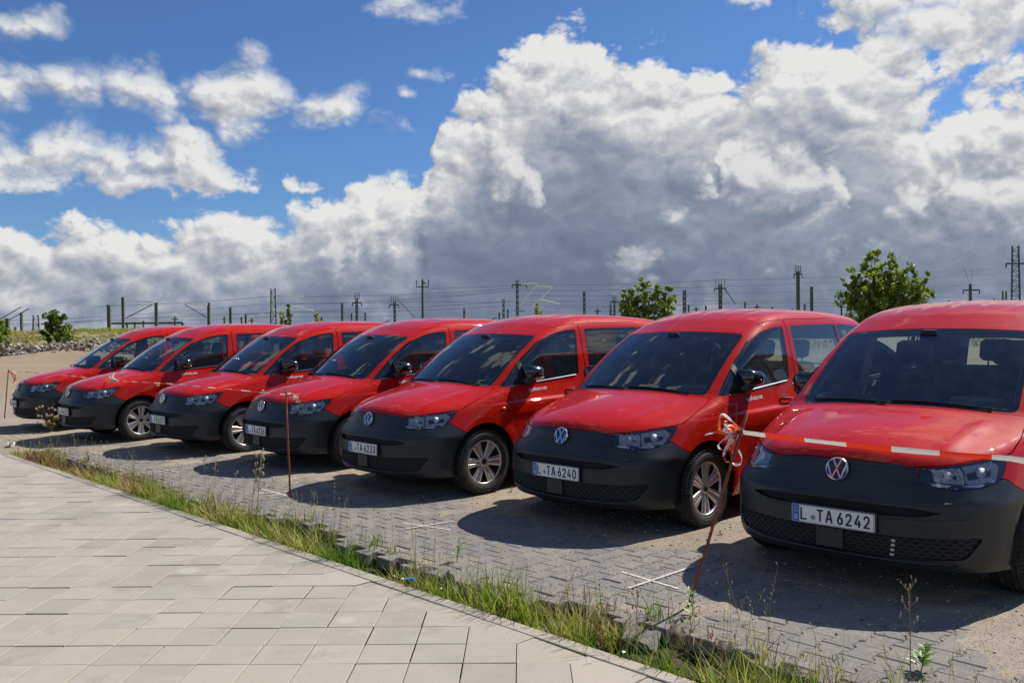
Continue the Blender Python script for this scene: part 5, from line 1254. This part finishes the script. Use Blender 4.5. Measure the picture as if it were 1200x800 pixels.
loop_ribbon(kx, [(0, 0, 0), (-.05, -.03, .03), (-.02, -.03, .13)], .03, lambda i: 1, 1); loop_ribbon(kx, [(0, 0, 0), (-.14, -.02, .02), (-.20, -.02, .04), (-.12, -.02, -.01)], .03, lambda i: 0, 1)
g.obj('knot', ['tape_orange', 'tape_white'], tapeL)
g = MB(); kM = AT(337, 462, b1.y)
for k in range(6):
    e = AT(random.uniform(342, 352), random.uniform(462, 471), b1.y)-kM; loop_ribbon(kM, [(0, 0, 0), e*.5+Vector((0, -.01, .012)), e, e*.7+Vector((0, -.01, -.02))], .022, lambda i, k=k: (i//6+k) % 2, k)
o = g.obj('tape_scrap', ['tape_orange', 'tape_white']); tag(o, 'short torn tape end fluttering from the upright stake', 'barrier tape')
g = MB()
for k in range(4): loop_ribbon(t3+Vector((0, 0, -.03)), [(0, 0, 0), (.07, 0, -.03*k), (.14, 0, -.08-.04*k), (.10, 0, -.25)], .02, lambda i, k=k: (i//6+k) % 2, k)
o = g.obj('tape_scrap', ['tape_orange', 'tape_white']); tag(o, 'faded tape end hanging from the farthest stake', 'barrier tape')
# ------------------------------------------------------------------ bank, rubble, trees
n = 3200; x = -56+rng.random(n)*28; u = rng.random(n); y = 70.0+2.6*u+.8*rng.normal(0, 1, n)*.6; sz = .07+.22*rng.random(n)**2.2
cap = np.clip((x+52)/6, .5, 1)*np.where(x < -42, 1.45, 1.0); z = hground(x, y)+rng.random(n)**1.1*1.0*cap*(.5+fbm(x, y*0, .3, 2, 2))+.0
def b_rub(t, b): t.lk(t.ramp(t.attr('tone', 'Fac'), [(0, (.10, .085, .07)), (.4, (.26, .22, .18)), (.7, (.42, .38, .33)), (1, (.62, .59, .54))]), b.inputs['Base Color'])
pmat('rubble_stone', rough=.9, build=b_rub)
tag(ob('rubble_heap', stones(n, np.stack([x, y-.9, z], -1), sz, 'rubble_heap', 'rubble_stone')), kind='stuff')
n = 20000; x = -75+rng.random(n)*62; y = 72+rng.random(n)*16; c = fbm(x, y, .5, 3, 3) > .40; x, y = x[c], y[c]
n2 = 9000; x = np.concatenate([x, -13+rng.random(n2)*110]); y = np.concatenate([y, 74+rng.random(n2)*12]); n = len(x)
tn = np.clip(.72+.8*(fbm(x, y, .35, 3, 6)-.5)+rng.normal(0, .10, n), 0, .95)
tag(ob('bank_grass', blades(x, y, hground(x, y)-.05, -.0+.22+.42*rng.random(n)*fbm(x, y, .3, 2, 2)*1.6, .09+.07*rng.random(n), .5, tn, 'bank_grass', seg=2)), kind='stuff')
def b_leaf(t, b):
    c = t.ramp(t.attr('tone', 'Fac'), [(0, (.075, .13, .018)), (.5, (.20, .28, .032)), (.85, (.32, .40, .055)), (1, (.40, .44, .11))]); t.lk(c, b.inputs['Base Color'])
    tr = t.n.new('ShaderNodeBsdfTranslucent'); t.lk(c, tr.inputs[0]); mx = t.n.new('ShaderNodeMixShader'); mx.inputs[0].default_value = .5; t.l.new(b.outputs[0], mx.inputs[1]); t.l.new(tr.outputs[0], mx.inputs[2]); t.l.new(mx.outputs[0], t.n['Material Output'].inputs[0])
pmat('tree_leaf', rough=.5, spec=.3, build=b_leaf); pmat('bark', (.10, .075, .05), .9)
def tree(px, y_, pytop, pybase, wpx, lab, nl=5000, leaf=.13, kind='tree', tone=.5, shape='round', cat='tree', peaks=None):
    P0 = AT(px, pybase, y_); zt = AT(px, pytop, y_).z; z0 = float(hground(np.array([P0.x]), np.array([y_]))[0])-.1; H = zt-z0; Wd = wpx/CF*y_; root_ = empty(kind, (P0.x, y_, z0))
    g = MB(); g.tube([(0, 0, 0), (.05, 0, H*.3), (-.03, .05, H*.62), (0, 0, H*.9)], [H*.022+.03, H*.017+.02, H*.010+.012, .01], 8)
    tips = []; nb = 16 if nl > 1500 else 8
    for k in range(nb):
        u = .16+.70*k/nb; a = k*2.4+random.random()*.5; rad = Wd/2*(1.05-.75*max(0, u-.25)/.75)*(.75+.4*random.random()); b_ = Vector((0, 0, H*u)); e = b_+Vector((math.cos(a)*rad, math.sin(a)*rad, H*(.16+.10*random.random()))); m_ = b_.lerp(e, .5)+Vector((0, 0, -.03*H)); g.tube([b_, m_, e], [H*.009+.008, H*.006+.004, .006], 5); tips += [(e, 1), (m_.lerp(e, .45), .9), (m_, .65)]
    if peaks:
        tips = []
        for (qx, qy) in peaks:
            T_ = AT(qx, qy, y_)-root_.location; T_.y += random.uniform(-.12, .12)*Wd; B_ = Vector((T_.x*.25, T_.y*.3, H*.18)); M1 = B_.lerp(T_, .5)+Vector((T_.x*.12, 0, 0))
            g.tube([(0, 0, H*.08), B_, M1, T_], [H*.014+.02, H*.011+.015, H*.006+.01, .012], 6)
            for k in range(11):
                u = k/10; c = B_.lerp(M1, u*2) if u < .5 else M1.lerp(T_, u*2-1); rad = Wd*(.19*(1-u)**.7+.035); a = k*2.4+random.random(); e = c+Vector((math.cos(a)*rad, math.sin(a)*rad, rad*.35)); g.tube([c, e], [.03, .012], 4); tips.append((e, .95*(1-.45*u))); tips.append((c, .6*(1-.3*u)))
    else: tips += [(Vector((random.uniform(-.12, .12)*Wd, random.uniform(-.12, .12)*Wd, H*q)), .8) for q in (.80, .90, .97)]
    g.obj('trunk', 'bark', root_)
    cs = []; 
    for c, s_ in tips:
        for _ in range(3): cs.append((c+Vector((random.gauss(0, 1), random.gauss(0, 1), random.gauss(0, .8)))*Wd*.055, Wd*(.062 if peaks else .085)*s_*random.uniform(.7, 1.3)))
    C = np.array([[*c, r_] for c, r_ in cs]); i = rng.integers(0, len(C), nl); off_ = rng.normal(0, .62, (nl, 3)); off_ /= np.maximum(np.linalg.norm(off_, axis=1, keepdims=True)/np.minimum(np.linalg.norm(off_, axis=1, keepdims=True), 1.25), 1e-6); c = C[i, :3]+off_*C[i, 3:4]
    d = rng.normal(0, 1, (nl, 3)); d /= np.linalg.norm(d, axis=1, keepdims=True); e = np.cross(d, rng.normal(0, 1, (nl, 3))); e /= np.linalg.norm(e, axis=1, keepdims=True); l_ = leaf*(.6+.8*rng.random((nl, 1)))
    V = np.stack([c-d*l_, c+e*l_*.55, c+d*l_, c-e*l_*.55], 1).reshape(-1, 3); F = np.arange(nl*4).reshape(-1, 4); q = me('crown', V, F, 'tree_leaf'); tone_attr(q, np.clip(tone+.25*rng.normal(0, 1, nl)+.5*(rng.random(len(C))[i]-.5), 0, 1)); cr = ob('crown', q, root_); tag(cr, kind='stuff'); tag(root_, lab, cat); return root_
tree(1040, 46, 312, 372, 98, 'large bushy green tree beyond the gap between the two nearest vans', 14000, .12, peaks=[(1019, 302), (1045, 306), (1003, 322), (1062, 318), (1076, 330), (1089, 343), (993, 338), (1034, 322), (1050, 340), (1020, 340)])
tree(760, 52, 343, 380, 62, 'rounded green tree behind the roof of the third van from the right', 6500, .12, peaks=[(755, 333), (781, 338), (737, 343), (768, 340), (730, 352), (746, 350), (787, 350)])
tree(66, 74, 367, 402, 30, 'lone dark round bush on the grassy bank at the left', 2600, .13, 'bush', .15, cat='bush')
tree(2, 74, 376, 402, 20, 'pale green bush cut by the left edge of the photo', 900, .13, 'bush', .7, cat='bush')
tree(82, 72.5, 390, 412, 18, 'low pale shrub on the bank below the dark round bush', 700, .12, 'bush', .8, cat='bush')
tree(339, 60, 358, 392, 9, 'slim dark sapling above the roof of the third van', 500, .12, 'sapling', .3, cat='sapling')
tree(331, 60, 366, 392, 12, 'pale sapling at the foot of the lattice mast', 350, .12, 'sapling', .9, cat='sapling')
tree(372, 60, 366, 392, 14, 'pale low sapling above the roof of the fourth van', 350, .12, 'sapling', .9, cat='sapling')
tree(630, 60, 358, 392, 14, 'thin pale sapling right of the bracketed mast', 320, .12, 'sapling', .9, cat='sapling')
tree(-60, 76, 372, 402, 60, 'wide bush on the bank outside the left edge', 1500, .14, 'bush', .4, cat='bush')
# ------------------------------------------------------------------ railway masts, gantry and wires
def b_mast(t, b):
    n = t.noise(gp(t), 1.5, 5, .7); t.lk(t.mix(n, (.055, .065, .045), (.13, .13, .10)), b.inputs['Base Color'])
pmat('mast_steel', rough=.75, build=b_mast); pmat('pale_tube', (.82, .82, .80), .45); pmat('wire_dark', (.045, .05, .06), .6); pmat('insulator', (.10, .055, .035), .3)
def lattice(g, p, H, w0, w1):
    for sx in (-1, 1): g.box((p.x+sx*(w0+w1)/4, p.y, p.z+H/2), (.13, .16, H), Matrix.Rotation(-sx*(w0-w1)/2/H, 3, 'Y'))
    k = max(5, int(H/.55))
    for i in range(k):
        z0 = p.z+H*i/k; z1 = p.z+H*(i+1)/k; wa_ = w0+(w1-w0)*i/k; s_ = 1 if i % 2 else -1; g.tube([(p.x-s_*wa_/2, p.y-.07, z0), (p.x+s_*wa_/2, p.y-.07, z1)], .035, 4); g.box((p.x, p.y+.07, z0), (wa_, .03, .07))
def mast(px, pytop, Yd, lab, wpx=3.2, arms=(), cant=(), kind='lattice', group=None, fork=False, pins=0):
    P = AT(px, pytop, Yd); z0 = -.2; H = P.z-z0; w = wpx/CF*Yd; root_ = empty('catenary_mast', (P.x, Yd, z0)); g = MB(); o_ = Vector((0, 0, 0))
    if kind == 'lattice' and wpx > 4.6: lattice(g, o_, H, w*1.3, w*.8)
    elif kind == 'lattice':                                           # slender steel mast: two channels with battens close together
        for sx in (-1, 1): g.box((sx*w*.27, 0, H/2), (w*.34, .26, H))
        for i in range(int(H/.7)): g.box((0, 0, .35+i*.7), (w*.5, .20, .38))
    else: g.tube([(0, 0, 0), (0, 0, H)], [w*.62, w*.42], 8)
    g.obj('mast_body', 'mast_steel', root_)
    sc_ = Yd/CF
    for (x0, x1, py) in arms:
        g = MB(); zz = AT(px, py, Yd).z-z0; g.box(((x0+x1)/2*sc_, -.15, zz), (abs(x1-x0)*sc_, .16, .18)); g.obj('crossarm', 'mast_steel', root_)
        g = MB()
        for xx in (x0, x1): g.lathe([(.0, -.45), (.09, -.40), (.05, -.3), (.10, -.22), (.05, -.14), (.09, -.06), (.03, 0)], 8, 'z', (xx*sc_, -.15, zz-.05))
        tag(g.obj('insulator', 'insulator', root_), kind='stuff')
    if pins:
        g = MB(); zz = H
        for xx in np.linspace(-pins, pins, 4): g.tube([(xx*sc_, 0, zz-.2), (xx*sc_, 0, zz+.75)], .05, 5)
        tag(g.obj('pin_insulator', 'insulator', root_), kind='stuff')
    if fork:
        g = MB(); g.tube([(-7*sc_, 0, H), (-7*sc_, 0, H-8*sc_), (7*sc_, 0, H-8*sc_), (7*sc_, 0, H)], .09, 6); g.tube([(0, 0, H-8*sc_), (0, 0, H+1.5*sc_)], .09, 6); g.tube([(1*sc_, 0, H-2*sc_), (4*sc_, 0, H-5*sc_)], .10, 6); g.obj('fork_bracket', 'mast_steel', root_)
    for (x0, y0, x1, y1, pale) in cant:
        A = AT(x0, y0, Yd-.3)-root_.location; B = AT(x1, y1, Yd-.3)-root_.location; g = MB(); g.tube([A, B], 0.10 if pale else .06, 6); g.obj('cantilever', 'pale_tube' if pale else 'mast_steel', root_)
    tag(root_, lab, 'railway mast', group); return root_
GM = 'railway masts along the horizon'
mast(1190, 288, 95, 'tallest lattice mast with a crossarm above the nearest van', 9, [(-12, 12, 309)], (), group=GM)
mast(1177, 341, 120, 'short thick mast stub just left of the tallest lattice mast', 5, group=GM)
mast(1137, 333, 110, 'small mast like a cross above the roof of the nearest van', 4, [(-9, 10, 340)], (), 'pole', GM)
mast(951, 336, 120, 'plain mast just right of the pinned mast', 3.6, group=GM)
mast(935, 318, 110, 'tall slim mast with a pinned head left of the large bushy tree', 4.2, [(-5, 5, 321.5)], (), group=GM, pins=3)
mast(844, 333, 115, 'mast with a short crossarm and hanging wire above the second van from the right', 4.6, [(-7, 7, 338)], ((848, 337, 862, 356, False),), group=GM, pins=5)
mast(802, 340, 120, 'thick plain mast just right of the rounded green tree', 4.4, group=GM)
mast(684.5, 341, 120, 'plain banded mast above the third van from the right', 3.4, group=GM)
mast(720, 352, 130, 'small mast with a crossarm left of the rounded green tree', 2.8, [(-5, 5, 354)], group=GM, pins=2)
mast(715.5, 357, 130, 'shorter one of the close pair of masts left of the rounded tree', 3, group=GM)
mast(606, 328, 110, 'mast with long pale bracket arms reaching to the right', 3.6, [(-6, 11, 334)], ((611, 333, 630, 332, True), (616, 366, 647, 337, True), (603, 364, 616, 365, False), (609, 358, 629, 334, True), (629, 335, 647, 336, True), (634, 351, 656, 356, True)), group=GM)
mast(590, 350, 120, 'plain mast just left of the bracketed mast', 3, group=GM)
mast(544, 361, 130, 'short plain mast above the roof of the middle van', 2.8, group=GM)
mast(495, 328, 110, 'tall slim pole topped by a three pronged fork', 3, (), (), 'pole', GM, fork=True)
mast(462.5, 353, 120, 'mast with crossarm and diagonal stay left of the forked pole', 3.4, [(-6, 5, 357)], ((468, 353, 486, 372, False),), group=GM, pins=4)
mast(428, 366, 140, 'stubby short mast between two crossarm masts', 2.2, group=GM)
mast(418, 349, 120, 'mast with drooping crossarm above the fourth van', 3.6, [(-5, 6, 355)], group=GM, pins=3)
mast(401, 355, 120, 'plain mast left of the drooping crossarm mast', 3, group=GM)
mast(320, 338, 105, 'broad lattice mast with two pale arms above the second van', 6, (), ((325, 346, 355, 347.5, True), (343, 358.5, 367, 364, True)), group=GM)
mast(270, 360, 120, 'plain mast between the left arm mast and the broad lattice mast', 3.2, group=GM)
mast(288, 368, 140, 'very short thick mast left of the broad lattice mast', 2.6, group=GM)
mast(244.5, 354.5, 110, 'mast with two pale arms reaching left above the second van', 3.4, (), ((214, 355.5, 243, 356.5, True), (208, 367, 230, 367, True), (217, 357, 242, 372, False)), group=GM)
mast(183, 354, 110, 'mast at the right end of the pale cross tube', 3.6, (), ((147, 352, 182, 354, True),), group=GM)
mast(144, 348, 112, 'mast at the left end of the pale cross tube', 3.2, (), ((147, 373, 178, 357, False),), group=GM)
mast(127.5, 357, 105, 'thick double mast behind the nose of the first van', 4.2, group=GM)
mast(42, 369, 105, 'wide lattice tower left of the dark round bush', 7, group=GM)
mast(25, 366, 110, 'slim mast between the two left lattice towers', 2.6, (), ((0, 374, 25, 359.5, False), (2, 380, 34, 361.5, False)), group=GM)
mast(8.5, 373, 105, 'lattice mast at the left edge of the photo', 4.5, group=GM)
for k, (px, py) in enumerate([(205, 371), (149, 378), (158, 377), (168, 376), (263, 371), (283, 371), (53, 377), (18, 383), (412, 367), (295, 373), (585, 366), (595, 362), (700, 362), (728, 358), (807, 357), (816, 360), (827, 358), (873, 354), (887, 357), (905, 360), (943, 356), (986, 357), (1010, 352), (1112, 352), (1165, 350), (377, 372)]):
    P = AT(px, py, 190); g = MB(); r_ = empty('distant_mast', (P.x, 190, 0)); g.box((0, 0, P.z/2), (.32, .32, P.z)); g.box((0, -.2, P.z-.5), (1.5 if k % 3 == 0 else .5, .15, .2)); g.obj('mast_body', 'mast_steel', r_); tag(r_, 'one of the tiny masts low on the far horizon', 'railway mast', 'tiny far masts')
g = MB(); a, b_ = AT(128, 379, 125), AT(214, 378, 125); gr = empty('signal_gantry', (a.x, 125, 0)); g.box(((b_.x-a.x)/2, 0, a.z), (b_.x-a.x, .25, .30)); g.box((0, 0, a.z/2), (.3, .3, a.z)); g.box((b_.x-a.x, 0, b_.z/2), (.3, .3, b_.z)); g.obj('gantry_frame', 'mast_steel', gr); tag(gr, 'low far gantry beam behind the first two vans', 'gantry')
wires = [([(-200, 385), (0, 376), (300, 357), (560, 345)], 118), ([(-200, 392), (0, 383), (130, 373), (320, 366), (600, 358)], 121), ([(0, 380), (244, 367.5), (420, 362), (606, 352)], 116), ([(110, 359), (320, 347), (495, 344), (606, 337)], 112), ([(320, 355), (495, 353), (700, 352), (844, 352), (1200, 352)], 124),
         ([(495, 338), (606, 334), (844, 328), (1060, 319), (1260, 309)], 110), ([(495, 347), (606, 340), (844, 335), (935, 332), (1190, 318), (1300, 312)], 113), ([(606, 346), (844, 343.5), (1000, 338), (1260, 326)], 117), ([(606, 357), (844, 356), (1137, 346), (1300, 338)], 126), ([(650, 361), (935, 350), (1260, 343)], 130), ([(130, 376), (183, 375), (320, 371), (460, 370)], 128), ([(1042, 318), (1046, 352)], 112), ([(1130, 315), (1137, 333)], 109), ([(1140, 315), (1137, 340)], 109), ([(700, 364), (935, 358), (1180, 354)], 135)]
for pts, Yd in wires:
    g = MB(); P = [AT(px, py, Yd) for px, py in pts]; Q_ = []
    for a, b_ in zip(P[:-1], P[1:]):
        for k in range(8): u = k/8; Q_.append(a.lerp(b_, u)+Vector((0, 0, -.35*4*u*(1-u)*min(1, (b_-a).length/40))))
    Q_.append(P[-1]); g.tube(Q_, .021, 4, False); o = g.obj('overhead_wire', 'wire_dark'); tag(o, 'thin dark overhead wire strung between the railway masts', 'wire', 'overhead wires')
